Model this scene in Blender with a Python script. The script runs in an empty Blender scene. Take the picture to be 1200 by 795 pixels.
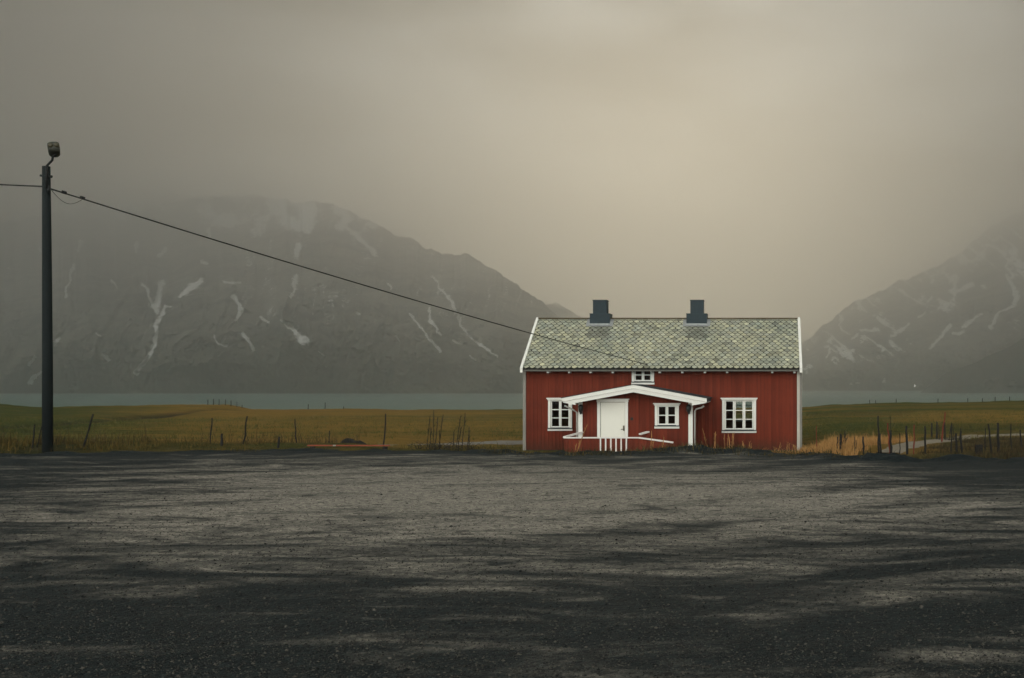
import bpy, bmesh, math, random
import numpy as np
from mathutils import Vector, Matrix, noise as mnoise

random.seed(7)
rng = np.random.default_rng(11)
sc = bpy.context.scene
col = sc.collection

# ------------------------------------------------------------------ camera, world, sun, exposure
F_PX, P_X, H_Y, EYE = 1300.0, 900.0, 452.0, 1.65       # focal length and principal point on the 1200 px wide photograph
cd = bpy.data.cameras.new('camera')
cam = bpy.data.objects.new('camera', cd); col.objects.link(cam)
cd.sensor_width = 36.0; cd.lens = F_PX / 1200 * 36.0
cd.shift_x = (600 - P_X) / 1200.0
cd.shift_y = (H_Y - 397.5) / 1200.0
cd.clip_start = 0.1; cd.clip_end = 40000
cam.location = (0, 0, EYE); cam.rotation_euler = (math.radians(90), 0, 0)
sc.camera = cam

SUN_EL, SUN_AZ = math.radians(4), math.radians(-5)     # azimuth from +Y towards +X
wd = bpy.data.worlds.new("World"); sc.world = wd; wd.use_nodes = True
nt = wd.node_tree; nt.nodes.clear()
def wn(t, **k):
    n = nt.nodes.new(t)
    for a, v in k.items(): setattr(n, a, v)
    return n
def wmath(op, a, b=None, c=None, clamp=False):
    n = wn('ShaderNodeMath', operation=op); n.use_clamp = clamp
    for i, v in enumerate((a, b, c)):
        if v is None: continue
        if isinstance(v, (int, float)): n.inputs[i].default_value = v
        else: nt.links.new(v, n.inputs[i])
    return n.outputs[0]
sky = wn('ShaderNodeTexSky', sky_type='NISHITA'); sky.sun_disc = False
sky.sun_elevation = SUN_EL; sky.sun_rotation = SUN_AZ; sky.air_density = 1.0; sky.dust_density = 5.0
tc = wn('ShaderNodeTexCoord'); sep = wn('ShaderNodeSeparateXYZ'); nt.links.new(tc.outputs['Generated'], sep.inputs[0])
nz = wn('ShaderNodeTexNoise'); nz.inputs['Scale'].default_value = 3.4; nz.inputs['Detail'].default_value = 7; nz.inputs['Roughness'].default_value = .5
mp = wn('ShaderNodeMapping'); mp.inputs['Scale'].default_value = (1.0, 1.0, 2.6); mp.inputs['Location'].default_value = (3.1, .4, .6)
nt.links.new(tc.outputs['Generated'], mp.inputs[0]); nt.links.new(mp.outputs[0], nz.inputs['Vector'])
cl = wn('ShaderNodeMapRange', interpolation_type='SMOOTHSTEP'); cl.inputs['From Min'].default_value = .38; cl.inputs['From Max'].default_value = .66
cl.inputs['To Min'].default_value = .1; cl.inputs['To Max'].default_value = 2.1
nt.links.new(nz.outputs[0], cl.inputs['Value'])
# bright sky added behind the viewer lights the facade; overcast thins round veiled sun
back = wn('ShaderNodeMapRange', interpolation_type='SMOOTHSTEP')
for k, v in (('From Min', .12), ('From Max', .8), ('To Min', .03), ('To Max', 4.5)): back.inputs[k].default_value = v
nt.links.new(wmath('MULTIPLY', sep.outputs['Y'], -1.0), back.inputs['Value'])
sd = Vector((math.sin(SUN_AZ) * math.cos(math.radians(9)), math.cos(SUN_AZ) * math.cos(math.radians(9)), math.sin(math.radians(9))))
dp = wn('ShaderNodeVectorMath', operation='DOT_PRODUCT'); nt.links.new(tc.outputs['Generated'], dp.inputs[0]); dp.inputs[1].default_value = sd
glow = wn('ShaderNodeMapRange', interpolation_type='SMOOTHSTEP')
for k, v in (('From Min', .86), ('From Max', 1.0), ('To Min', 0), ('To Max', .7)): glow.inputs[k].default_value = v
nt.links.new(dp.outputs['Value'], glow.inputs['Value'])
fac = wmath('MULTIPLY', wmath('ADD', back.outputs[0], glow.outputs[0]), cl.outputs[0])
cc = wn('ShaderNodeMixRGB'); cc.blend_type = 'MULTIPLY'; cc.inputs[0].default_value = 1
cc.inputs[1].default_value = (5.9, 6.02, 5.65, 1); nt.links.new(fac, cc.inputs[2])
mx = wn('ShaderNodeMixRGB'); mx.inputs[0].default_value = .97
nt.links.new(sky.outputs[0], mx.inputs[1]); nt.links.new(cc.outputs[0], mx.inputs[2])
bg = wn('ShaderNodeBackground'); bg.inputs['Strength'].default_value = .10
out = wn('ShaderNodeOutputWorld')
nt.links.new(mx.outputs[0], bg.inputs[0]); nt.links.new(bg.outputs[0], out.inputs[0])

sl = bpy.data.lights.new('sun', 'SUN'); sl.energy = 1.6; sl.angle = math.radians(16); sl.color = (1.0, .86, .62)
so = bpy.data.objects.new('sun', sl); col.objects.link(so)
so.rotation_euler = Vector((math.sin(SUN_AZ) * math.cos(SUN_EL), math.cos(SUN_AZ) * math.cos(SUN_EL), math.sin(SUN_EL))).to_track_quat('Z', 'Y').to_euler()
so.location = (0, 0, 30)

sc.view_settings.view_transform = 'Standard'; sc.view_settings.look = 'None'
sc.view_settings.exposure = 0.12; sc.view_settings.gamma = 1.0; sc.view_settings.use_curve_mapping = False
sc.render.engine = 'CYCLES'
cy = sc.cycles
cy.max_bounces = 6; cy.diffuse_bounces = 3; cy.glossy_bounces = 3; cy.transparent_max_bounces = 12; cy.volume_bounces = 3
cy.use_denoising = True
try: cy.denoiser = 'OPENIMAGEDENOISE'
except Exception: pass
cy.sample_clamp_indirect = 6

HAZE_DENSITY, HAZE_G = 0.00050, 0.822
HAZE_COL = (.948, .941, .930)

# ------------------------------------------------------------------ helpers
def P(px, py, d):                       # photograph pixel + distance -> world point
    return Vector(((px - P_X) / F_PX * d, d, EYE - (py - H_Y) / F_PX * d))
def X(px, d): return (px - P_X) / F_PX * d
def Z(py, d): return EYE - (py - H_Y) / F_PX * d

ORI = {}
def tag(o, label=None, cat=None, group=None, kind=None):
    if label: o['label'] = label
    if cat: o['category'] = cat
    if group: o['group'] = group
    if kind: o['kind'] = kind
    return o
def thing(name, loc, label, cat, group=None):
    o = bpy.data.objects.new(name, None); col.objects.link(o); o.location = loc
    o.empty_display_size = .2
    ORI[o] = Vector(loc)
    return tag(o, label, cat, group)

class MB:
    def __init__(s): s.v = []; s.f = []; s.t = []; s.sm = []
    def add(s, vs, fs, tint=1.0, smooth=False):
        b = len(s.v); s.v += [tuple(v) for v in vs]
        for f in fs: s.f.append([i + b for i in f]); s.t.append(tint); s.sm.append(smooth)
        return s
    def box(s, x0, x1, y0, y1, z0, z1, tint=1.0):
        vs = [(x0,y0,z0),(x1,y0,z0),(x1,y1,z0),(x0,y1,z0),(x0,y0,z1),(x1,y0,z1),(x1,y1,z1),(x0,y1,z1)]
        return s.add(vs, [(3,2,1,0),(4,5,6,7),(0,1,5,4),(1,2,6,5),(2,3,7,6),(3,0,4,7)], tint)
    def hexa(s, q0, q1, tint=1.0):      # two quads (4 points each) joined
        return s.add(list(q0) + list(q1), [(3,2,1,0),(4,5,6,7),(0,1,5,4),(1,2,6,5),(2,3,7,6),(3,0,4,7)], tint)
    def bar(s, a, b, w, h, tint=1.0, up=(0,0,1)):   # rectangular bar from a to b
        a, b = Vector(a), Vector(b); d = (b - a).normalized(); upv = Vector(up)
        if abs(d.dot(upv)) > .98: upv = Vector((0,1,0))
        sx = d.cross(upv).normalized(); sz = sx.cross(d).normalized()
        q = lambda p: [p - sx*w/2 - sz*h/2, p + sx*w/2 - sz*h/2, p + sx*w/2 + sz*h/2, p - sx*w/2 + sz*h/2]
        return s.hexa(q(a), q(b), tint)
    def tube(s, pts, rad, n=8, tint=1.0, cap=True):
        pts = [Vector(p) for p in pts]; rs = rad if isinstance(rad, (list, tuple)) else [rad] * len(pts)
        vs = []
        for i, p in enumerate(pts):
            d = (pts[min(i+1, len(pts)-1)] - pts[max(i-1, 0)]).normalized()
            u = Vector((0,0,1)) if abs(d.z) < .95 else Vector((0,1,0))
            sx = d.cross(u).normalized(); sy = sx.cross(d).normalized()
            for k in range(n):
                a = 2*math.pi*k/n; vs.append(p + (sx*math.cos(a) + sy*math.sin(a))*rs[i])
        fs = []
        for i in range(len(pts)-1):
            for k in range(n):
                fs.append((i*n+k, i*n+(k+1)%n, (i+1)*n+(k+1)%n, (i+1)*n+k))
        s.add(vs, fs, tint, True)
        if cap:
            b = len(s.v) - len(vs)
            s.f.append([b+k for k in range(n)][::-1]); s.t.append(tint); s.sm.append(False)
            e = b + (len(pts)-1)*n
            s.f.append([e+k for k in range(n)]); s.t.append(tint); s.sm.append(False)
        return s
    def build(s, name, mat, parent=None, bevel=0.0):
        vs = np.array(s.v, dtype=float)
        lo, hi = vs.min(0), vs.max(0)
        o_w = Vector(((lo[0]+hi[0])/2, (lo[1]+hi[1])/2, lo[2]))
        me = bpy.data.meshes.new(name)
        me.from_pydata([tuple(v) for v in (vs - np.array(o_w))], [], s.f)
        me.update()
        if bevel == 0:
            a = me.attributes.new('tint', 'FLOAT', 'FACE'); a.data.foreach_set('value', np.array(s.t, dtype=np.float32))
        me.polygons.foreach_set('use_smooth', np.array(s.sm, dtype=bool))
        if bevel:
            bm = bmesh.new(); bm.from_mesh(me)
            bmesh.ops.bevel(bm, geom=bm.edges[:], offset=bevel, segments=1, affect='EDGES', clamp_overlap=True)
            bm.to_mesh(me); bm.free()
            a = me.attributes.new('tint', 'FLOAT', 'FACE'); a.data.foreach_set('value', np.ones(len(me.polygons), dtype=np.float32))
        o = bpy.data.objects.new(name, me); col.objects.link(o)
        me.materials.append(mat)
        ORI[o] = o_w
        if parent is not None:
            o.parent = parent; o.location = o_w - ORI[parent]
        else: o.location = o_w
        return o

def grid_mesh(name, xs, ys, zs, mat, attrs=None, smooth=True, kind=None):
    """xs, ys, zs: 2-D arrays of world coordinates"""
    h, w = xs.shape
    me = bpy.data.meshes.new(name)
    co = np.stack([xs, ys, zs], -1).reshape(-1, 3).astype(np.float32)
    idx = np.arange(h*w).reshape(h, w)
    q = np.stack([idx[:-1,:-1], idx[:-1,1:], idx[1:,1:], idx[1:,:-1]], -1).reshape(-1, 4)
    me.vertices.add(len(co)); me.vertices.foreach_set('co', co.ravel())
    me.loops.add(q.size); me.loops.foreach_set('vertex_index', q.ravel().astype(np.int32))
    me.polygons.add(len(q)); me.polygons.foreach_set('loop_start', np.arange(0, q.size, 4, dtype=np.int32))
    me.polygons.foreach_set('loop_total', np.full(len(q), 4, dtype=np.int32))
    me.polygons.foreach_set('use_smooth', np.full(len(q), smooth))
    me.update(calc_edges=True); me.validate()
    for k, v in (attrs or {}).items():
        a = me.attributes.new(k, 'FLOAT', 'POINT'); a.data.foreach_set('value', v.ravel().astype(np.float32))
    me.materials.append(mat)
    o = bpy.data.objects.new(name, me); col.objects.link(o)
    if kind: o['kind'] = kind
    return o

# --- numpy value noise
_perm = rng.permutation(512)
_perm = np.concatenate([_perm, _perm, _perm])
_val = rng.random(512)
def vnoise(x, y):
    xi = np.floor(x).astype(int); yi = np.floor(y).astype(int); xf = x - xi; yf = y - yi
    u = xf*xf*xf*(xf*(xf*6-15)+10); v = yf*yf*yf*(yf*(yf*6-15)+10)
    h = lambda a, b: _val[_perm[(_perm[a & 511] + b) & 511]]
    return (h(xi,yi)*(1-u)+h(xi+1,yi)*u)*(1-v) + (h(xi,yi+1)*(1-u)+h(xi+1,yi+1)*u)*v
def fbm(x, y, o=5, g=.5, l=2.03):
    s = 0; a = 1; n = 0
    for i in range(o):
        s = s + a*vnoise(x*l**i + 17.3*i, y*l**i - 9.1*i); n += a; a *= g
    return s/n
def ridged(x, y, o=5, g=.5, l=2.03):
    s = 0; a = 1; n = 0
    for i in range(o):
        s = s + a*(1-np.abs(2*vnoise(x*l**i + 31.7*i, y*l**i + 5.3*i)-1)); n += a; a *= g
    return s/n

# ------------------------------------------------------------------ materials
class NT:
    def __init__(s, name):
        s.m = bpy.data.materials.new(name); s.m.use_nodes = True; s.t = s.m.node_tree
        s.b = s.t.nodes['Principled BSDF']; s.o = s.t.nodes['Material Output']
    def n(s, t, **k):
        nd = s.t.nodes.new(t)
        for a, v in k.items():
            if a in nd.inputs.keys() if hasattr(nd.inputs, 'keys') else False: s.i(nd, a, v)
            else: setattr(nd, a, v)
        return nd
    def i(s, nd, k, v):
        if isinstance(v, bpy.types.NodeSocket): s.t.links.new(v, nd.inputs[k])
        else:
            if isinstance(v, (tuple, list)) and len(v) == 3 and nd.inputs[k].type == 'RGBA': v = (*v, 1)
            nd.inputs[k].default_value = v
    def noise(s, scale, detail=5, rough=.55, vec=None, dist=0.0):
        nd = s.t.nodes.new('ShaderNodeTexNoise'); s.i(nd, 'Scale', scale); s.i(nd, 'Detail', detail); s.i(nd, 'Roughness', rough); s.i(nd, 'Distortion', dist)
        if vec is not None: s.t.links.new(vec, nd.inputs['Vector'])
        return nd.outputs['Fac']
    def pos(s, scale=(1,1,1), loc=(0,0,0), rot=(0,0,0)):
        g = s.t.nodes.new('ShaderNodeNewGeometry'); m = s.t.nodes.new('ShaderNodeMapping')
        m.inputs['Scale'].default_value = scale; m.inputs['Location'].default_value = loc; m.inputs['Rotation'].default_value = rot
        s.t.links.new(g.outputs['Position'], m.inputs[0]); return m.outputs[0]
    def ramp(s, v, a, b, lo=0.0, hi=1.0):
        nd = s.t.nodes.new('ShaderNodeMapRange'); nd.interpolation_type = 'SMOOTHSTEP'
        s.i(nd, 'Value', v); s.i(nd, 'From Min', a); s.i(nd, 'From Max', b); s.i(nd, 'To Min', lo); s.i(nd, 'To Max', hi)
        return nd.outputs[0]
    def mix(s, f, a, b, mode='MIX'):
        nd = s.t.nodes.new('ShaderNodeMixRGB'); nd.blend_type = mode
        s.i(nd, 0, f); s.i(nd, 1, a); s.i(nd, 2, b); return nd.outputs[0]
    def math(s, op, a, b=0.0):
        nd = s.t.nodes.new('ShaderNodeMath'); nd.operation = op; s.i(nd, 0, a); s.i(nd, 1, b); return nd.outputs[0]
    def attr(s, name):
        nd = s.t.nodes.new('ShaderNodeAttribute'); nd.attribute_name = name; return nd.outputs['Fac']
    def bump(s, h, strength=.3, dist=.02):
        nd = s.t.nodes.new('ShaderNodeBump'); s.i(nd, 'Height', h); nd.inputs['Strength'].default_value = strength; nd.inputs['Distance'].default_value = dist
        s.t.links.new(nd.outputs[0], s.b.inputs['Normal'])
    def set(s, **k):
        for a, v in k.items(): s.i(s.b, a.replace('_', ' '), v)
        return s

def scaled(c, k): return tuple(v*k for v in c)

def mat_gravel():
    m = NT('gravel')
    p1 = m.pos()
    big = m.noise(.13, 6, .6, m.pos((.5, 1, 1)), 1.0)
    mid = m.noise(.62, 8, .68, m.pos((.42, 1, 1), rot=(0, 0, .16)), 1.6)
    wisp = m.noise(.95, 7, .62, m.pos((.36, 1, 1), loc=(7, 3, 0), rot=(0, 0, -.18)), 2.6)
    fine = m.noise(16, 5, .7, p1)
    lane = m.noise(.2, 4, .5, m.pos((.16, 1.5, 1), loc=(4, 2, 0), rot=(0, 0, -.12)), .5)
    c0 = lambda x, k: m.math('MULTIPLY', m.math('SUBTRACT', x, .5), k)
    w = m.math('ADD', m.math('ADD', c0(big, .8), c0(mid, 1.7)), m.math('ADD', c0(wisp, 3.0), c0(lane, .6)))
    wv = m.t.nodes.new('ShaderNodeTexWave'); wv.wave_type = 'RINGS'; wv.rings_direction = 'Z'
    m.t.links.new(m.pos((1, 1, 1), loc=(26, -46, 0)), wv.inputs['Vector'])
    for k_, v_ in (('Scale', .16), ('Distortion', 5.0), ('Detail', 4.0), ('Detail Scale', .6), ('Detail Roughness', .6)): m.i(wv, k_, v_)
    trk = m.math('MULTIPLY', c0(wv.outputs['Fac'], .55), m.ramp(m.noise(.17, 3, .5, m.pos(loc=(9, 1, 0))), .4, .62))
    w = m.math('ADD', w, trk)
    w = m.math('ADD', w, m.math('MULTIPLY', m.attr('dry'), .52))  # dry centre plus painted vignette, darker towards sides and foreground
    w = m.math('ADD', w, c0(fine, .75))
    wet_vignette = m.ramp(w, -.34, 1.02)
    c = m.mix(wet_vignette, (.0092, .0146, .0162), (.222, .208, .180))
    def cell(sc):
        vo = m.t.nodes.new('ShaderNodeTexVoronoi'); m.i(vo, 'Scale', sc); m.t.links.new(p1, vo.inputs['Vector'])
        st = m.t.nodes.new('ShaderNodeSeparateColor'); m.t.links.new(vo.outputs['Color'], st.inputs[0]); return vo, st.outputs[0]
    v1, k1 = cell(22.0); v2, k2 = cell(60.0); v3, k3 = cell(9.0)
    c = m.mix(1.0, c, m.mix(k1, (.64, .64, .66), (1.4, 1.38, 1.32)), 'MULTIPLY')
    c = m.mix(1.0, c, m.mix(k2, (.7, .7, .7), (1.34, 1.32, 1.3)), 'MULTIPLY')
    c = m.mix(m.ramp(k3, .93, .97, 0, .55), c, (.012, .013, .013))
    m.set(Base_Color=c, Roughness=m.ramp(wet_vignette, 0, 1, .68, .95), Specular_IOR_Level=.12)
    h = m.math('ADD', m.math('MULTIPLY', v1.outputs['Distance'], -.7), m.math('MULTIPLY', v2.outputs['Distance'], -.35))
    m.bump(h, .55, .02)
    return m.m

def mat_field():
    m = NT('grass_ground')
    band = m.noise(.05, 6, .6, m.pos((.3, 1.6, 1)), .5)
    spot = m.noise(.9, 6, .65, m.pos((.5, 1, 1)))
    fine = m.noise(6, 4, .7, m.pos())
    dry = m.math('ADD', m.attr('dry'), m.math('MULTIPLY', m.math('SUBTRACT', spot, .5), .5))
    st = m.noise(.22, 6, .65, m.pos((.10, 1.0, 1), rot=(0, 0, .03)), .4)
    f = m.ramp(m.math('ADD', m.math('ADD', band, m.math('MULTIPLY', m.math('SUBTRACT', st, .5), .9)), m.math('MULTIPLY', dry, .55)), .36, .88)
    c = m.mix(f, (.056, .068, .016), (.21, .128, .030))
    c = m.mix(1.0, c, m.mix(spot, (.6, .6, .55), (1.35, 1.35, 1.3)), 'MULTIPLY')
    c = m.mix(1.0, c, m.mix(fine, (.6, .6, .6), (1.4, 1.4, 1.4)), 'MULTIPLY')
    c = m.mix(m.attr('mud'), c, (.016, .018, .015))
    m.set(Base_Color=c, Roughness=.95, Specular_IOR_Level=.08)
    m.bump(m.math('ADD', m.noise(2.2, 5, .7, m.pos()), fine), .9, .25)
    return m.m

def mat_plain(name, c, rough=.6, var=.25, scale=3.0, spec=.3, bump=0.0, metal=0.0, stretch=(1,1,1)):
    m = NT(name)
    n = m.noise(scale, 5, .6, m.pos(stretch))
    n2 = m.noise(scale*9, 4, .6, m.pos(stretch))
    cc = m.mix(n, scaled(c, 1-var), scaled(c, 1+var))
    cc = m.mix(1.0, cc, m.mix(n2, (1-var*.7,)*3, (1+var*.7,)*3), 'MULTIPLY')
    cc = m.mix(1.0, cc, m.math('MULTIPLY', m.attr('tint'), 1.0), 'MULTIPLY')
    m.set(Base_Color=cc, Roughness=rough, Specular_IOR_Level=spec, Metallic=metal)
    if bump: m.bump(n2, bump, .01)
    return m.m

def mat_redwood():
    m = NT('red_painted_boards')
    run = m.noise(2.0, 6, .65, m.pos((6, 6, .55)), .2)
    blot = m.noise(.55, 5, .6, m.pos((1, 1, 1.4)))
    grain = m.noise(30, 3, .6, m.pos((3, 3, .15)))
    c = m.mix(run, (.112, .0200, .0105), (.200, .036, .0170))
    c = m.mix(m.ramp(blot, .42, .8, 0, .55), c, (.085, .017, .010))
    c = m.mix(m.ramp(m.noise(1.1, 6, .7, m.pos((4, 4, .3), loc=(5, 0, 2))), .58, .8, 0, .4), c, (.22, .075, .045))
    sp = m.t.nodes.new('ShaderNodeSeparateXYZ'); m.t.links.new(m.pos(), sp.inputs[0])
    dirt = m.ramp(m.math('ADD', sp.outputs[2], m.math('MULTIPLY', m.noise(3.5, 6, .7, m.pos((2, 2, .6))), -.9)), -1.75, -.95, .65, 0)
    c = m.mix(dirt, c, (.045, .024, .014))
    c = m.mix(m.ramp(m.noise(1.6, 7, .75, m.pos((9, 9, .22), loc=(2, 0, 9))), .5, .72, 0, .55), c, (.070, .016, .010))
    c = m.mix(1.0, c, m.attr('tint'), 'MULTIPLY')
    m.set(Base_Color=c, Roughness=.82, Specular_IOR_Level=.18)
    m.bump(grain, .25, .006)
    return m.m

def mat_white():
    m = NT('white_paint')
    n = m.noise(1.6, 6, .65, m.pos((2, 2, 1)))
    n2 = m.noise(14, 5, .7, m.pos((2, 2, .5)))
    c = m.mix(n, (.80, .79, .74), (.70, .685, .63))
    c = m.mix(m.ramp(n2, .62, .8, 0, .45), c, (.42, .39, .33))
    c = m.mix(1.0, c, m.attr('tint'), 'MULTIPLY')
    m.set(Base_Color=c, Roughness=.55, Specular_IOR_Level=.3)
    return m.m

def mat_slate():
    m = NT('slate_tiles')
    t = m.attr('tint')
    t2 = m.attr('hue')
    n = m.noise(18, 4, .7, m.pos())
    c = m.mix(t2, (.29, .30, .245), (.42, .405, .275))
    c = m.mix(m.ramp(m.noise(.6, 5, .6, m.pos()), .45, .75, 0, .6), c, (.20, .235, .20))
    c = m.mix(1.0, c, t, 'MULTIPLY')
    c = m.mix(1.0, c, m.mix(n, (.7, .7, .7), (1.3, 1.3, 1.3)), 'MULTIPLY')
    m.set(Base_Color=c, Roughness=.6, Specular_IOR_Level=.3)
    return m.m

def mat_glass():
    m = NT('window_glass')
    tr = m.t.nodes.new('ShaderNodeBsdfTransparent'); tr.inputs[0].default_value = (.80, .88, .88, 1)
    gl = m.t.nodes.new('ShaderNodeBsdfGlossy'); gl.inputs['Roughness'].default_value = .03; gl.inputs[0].default_value = (.9, .95, .95, 1)
    fr = m.t.nodes.new('ShaderNodeFresnel'); fr.inputs[0].default_value = 1.45
    mx = m.t.nodes.new('ShaderNodeMixShader')
    m.t.links.new(fr.outputs[0], mx.inputs[0]); m.t.links.new(tr.outputs[0], mx.inputs[1]); m.t.links.new(gl.outputs[0], mx.inputs[2])
    m.t.links.new(mx.outputs[0], m.o.inputs['Surface'])
    return m.m

def mat_water():
    m = NT('fjord_water')
    n = m.noise(.06, 6, .6, m.pos((.5, 1, 1)))
    n2 = m.noise(.004, 4, .6, m.pos((.3, 1.5, 1)))
    c = m.mix(n2, (.05, .105, .092), (.085, .145, .122))
    m.set(Base_Color=c, Roughness=.5, Specular_IOR_Level=.22)
    m.bump(n, .8, 1.2)
    return m.m

def mat_rock():
    m = NT('mountain_rock')
    n = m.noise(.005, 8, .65, m.pos((1, 1, .7)), .6)
    n2 = m.noise(.022, 8, .72, m.pos((1, 1, .45), rot=(0, .5, 0)), .8)
    n3 = m.noise(.05, 6, .7, m.pos((1, .6, 1)))
    c = m.mix(m.ramp(n, .36, .64), (.024, .028, .029), (.22, .21, .18))
    c = m.mix(m.ramp(n2, .5, .7, 0, .9), c, (.34, .325, .29))
    gz = m.t.nodes.new('ShaderNodeSeparateXYZ'); m.t.links.new(m.pos(), gz.inputs[0])
    low = m.ramp(m.math('ADD', gz.outputs[2], m.math('MULTIPLY', n, 90)), 30, 170, .8, 0)
    c = m.mix(low, c, (.060, .050, .024))
    sn = m.math('ADD', m.attr('snow'), m.math('ADD', m.math('MULTIPLY', m.math('SUBTRACT', n2, .5), 1.1), m.math('MULTIPLY', m.math('SUBTRACT', n3, .5), 1.5)))
    c = m.mix(m.ramp(sn, .34, .66), c, (.92, .92, .90))
    m.set(Base_Color=c, Roughness=.95, Specular_IOR_Level=.1)
    m.bump(m.math('ADD', n2, m.math('MULTIPLY', n, 1.5)), 1.0, 22)
    return m.m

def mat_blade(name, ca, cb):
    m = NT(name)
    t = m.attr('tint')
    c = m.mix(t, ca, cb)
    m.set(Base_Color=c, Roughness=.85, Specular_IOR_Level=.1)
    return m.m

M = {}
M['gravel'] = mat_gravel(); M['field'] = mat_field()
M['red'] = mat_redwood(); M['white'] = mat_white(); M['slate'] = mat_slate(); M['glass'] = mat_glass()
M['water'] = mat_water(); M['rock'] = mat_rock()
M['door'] = mat_plain('door_paint', (.76, .74, .66), .5, .05, 2)
M['grey'] = mat_plain('weathered_grey_board', (.26, .245, .215), .8, .3, 4, stretch=(3, 3, .5))
M['chim'] = mat_plain('dark_chimney_cladding', (.012, .025, .032), .55, .35, 6)
M['lead'] = mat_plain('lead_flashing', (.26, .27, .27), .6, .35, 7)
M['felt'] = mat_plain('roofing_felt', (.030, .034, .038), .85, .3, 8)
M['black'] = mat_plain('black_iron', (.012, .014, .014), .5, .2, 8)
M['pole'] = mat_plain('tarred_timber', (.005, .009, .0095), .85, .4, 6, stretch=(3, 3, .3), bump=.3)
M['lamp'] = mat_plain('dull_lamp_casing', (.045, .046, .036), .6, .3, 9)
M['lens'] = mat_plain('yellowed_lamp_bowl', (.055, .048, .026), .35, .2, 9)
M['cable'] = mat_plain('black_cable', (.012, .013, .013), .6, .1, 9)
M['heath'] = mat_plain('dark_birch_heath', (.013, .015, .011), .95, .5, .02, spec=.05)
M['post'] = mat_plain('dark_weathered_wood', (.012, .012, .011), .9, .4, 8, stretch=(3, 3, .4))
M['redstake'] = mat_plain('faded_red_stake', (.13, .022, .012), .8, .3, 8)
M['dark'] = mat_plain('room_interior', (.045, .06, .06), .9, .2, 2)
M['road'] = mat_plain('pale_gravel_road', (.20, .185, .165), .95, .3, 1.2)
M['track'] = mat_plain('pale_worn_track', (.20, .17, .125), .95, .35, 1.5)
M['orange'] = mat_plain('orange_red_paint', (.20, .042, .016), .6, .25, 3)
M['tarp'] = mat_plain('black_tarpaulin', (.006, .007, .008), .85, .3, 5)
M['twig'] = mat_plain('dark_stalk', (.022, .018, .012), .9, .4, 6)
M['straw'] = mat_plain('dry_straw', (.30, .15, .055), .9, .35, 6)
M['rail'] = mat_plain('white_rail_paint', (.74, .70, .66), .6, .12, 5)
M['steel'] = mat_plain('galvanised_pipe', (.42, .41, .38), .5, .2, 6)
M['ridge'] = mat_plain('mossy_ridge_board', (.12, .09, .045), .9, .4, 5)
M['farm'] = mat_plain('farmhouse_white', (.75, .73, .68), .7, .1, 2)
M['farmroof'] = mat_plain('farmhouse_roof', (.09, .06, .05), .8, .2, 2)
M['brass'] = mat_plain('dark_brass', (.07, .05, .03), .4, .2, 9)

# ------------------------------------------------------------------ terrain
def prof(d, pts): return np.interp(d, [p[0] for p in pts], [p[1] for p in pts])
LEFT = [(0,-.4),(25.5,-.4),(28,-.02),(29.5,.09),(31,.05),(34,-.42),(40,-1.05),(46,-1.25),(60,-1.3),(100,-1.38),(137,-1.3),(146,-1.6),(195,-14.5),(280,-24)]
HOUS = [(0,-.4),(25,-.4),(28,-.10),(30,-.32),(36,-.95),(42,-1.24),(60,-1.3),(100,-1.3),(137,-1.1),(146,-1.5),(195,-14.5),(280,-24)]
RIGH = [(0,-.4),(22,-.4),(25,-.04),(32,-.24),(57,-.92),(80,-1.0),(105,-.85),(140,-.45),(150,-1.0),(195,-14.5),(280,-24)]
def seg_dist(px, py, a, b):
    ax, ay = a; bx, by = b; dx, dy = bx-ax, by-ay
    t = np.clip(((px-ax)*dx+(py-ay)*dy)/(dx*dx+dy*dy+1e-9), 0, 1)
    return np.hypot(px-ax-t*dx, py-ay-t*dy), t
DITCH = [(X(-200,62),62),(X(0,80),80),(X(90,91),91),(X(150,104),104),(X(210,118),118),(X(262,124),124)]
DITCH2 = [(X(-200,58),58),(X(20,74),74),(X(95,84),84)]
def height(x, y):
    x = np.asarray(x, float); y = np.asarray(y, float)
    d = np.maximum(y, 1.0); u = P_X + F_PX*x/d
    wl = np.interp(u, [590, 640], [1, 0]); wr = np.interp(u, [925, 975], [0, 1]); wh = 1-wl-wr
    wh = np.clip(wh, 0, 1)
    z = wl*prof(d, LEFT) + wh*prof(d, HOUS) + wr*prof(d, RIGH)
    bump = np.interp(u, [-400,0,50,110,170,235,262,278,296,330], [.9,.72,.22,.42,.42,.72,.72,.5,.06,0])
    z = z + bump*np.exp(-((d-133)/14.0)**2)
    tilt = np.interp(u, [940,1200,1500], [-.25,.2,.5]); z = z + wr*tilt*np.clip((d-90)/50, 0, 1)*(d < 160)
    dd = np.full(np.shape(x), 1e9)
    for pl in (DITCH, DITCH2):
        for a, b in zip(pl[:-1], pl[1:]): dd = np.minimum(dd, seg_dist(x, y, a, b)[0])
    z = z - .35*np.exp(-(dd/1.4)**2)
    far = np.clip((d-30)/30, 0, 1)
    z = z - .16*wl*np.interp(u, [415,470], [0,1])*np.exp(-((d-30)/2.2)**2)
    z = z + (fbm(x*.12, y*.12, 4)-.5)*.35*far + (fbm(x*.7, y*.7, 3)-.5)*.12*np.clip((d-24)/4, 0, 1)
    flat = np.exp(-np.maximum(0, np.hypot(np.maximum(0, np.abs(x+4.7)-6.5), np.maximum(0, np.abs(y-51)-5.5)))/1.5)
    z = z*(1-flat) + flat*(-1.27)
    return z
def gz(x, y): return float(height(np.array([x]), np.array([y]))[0])

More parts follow.
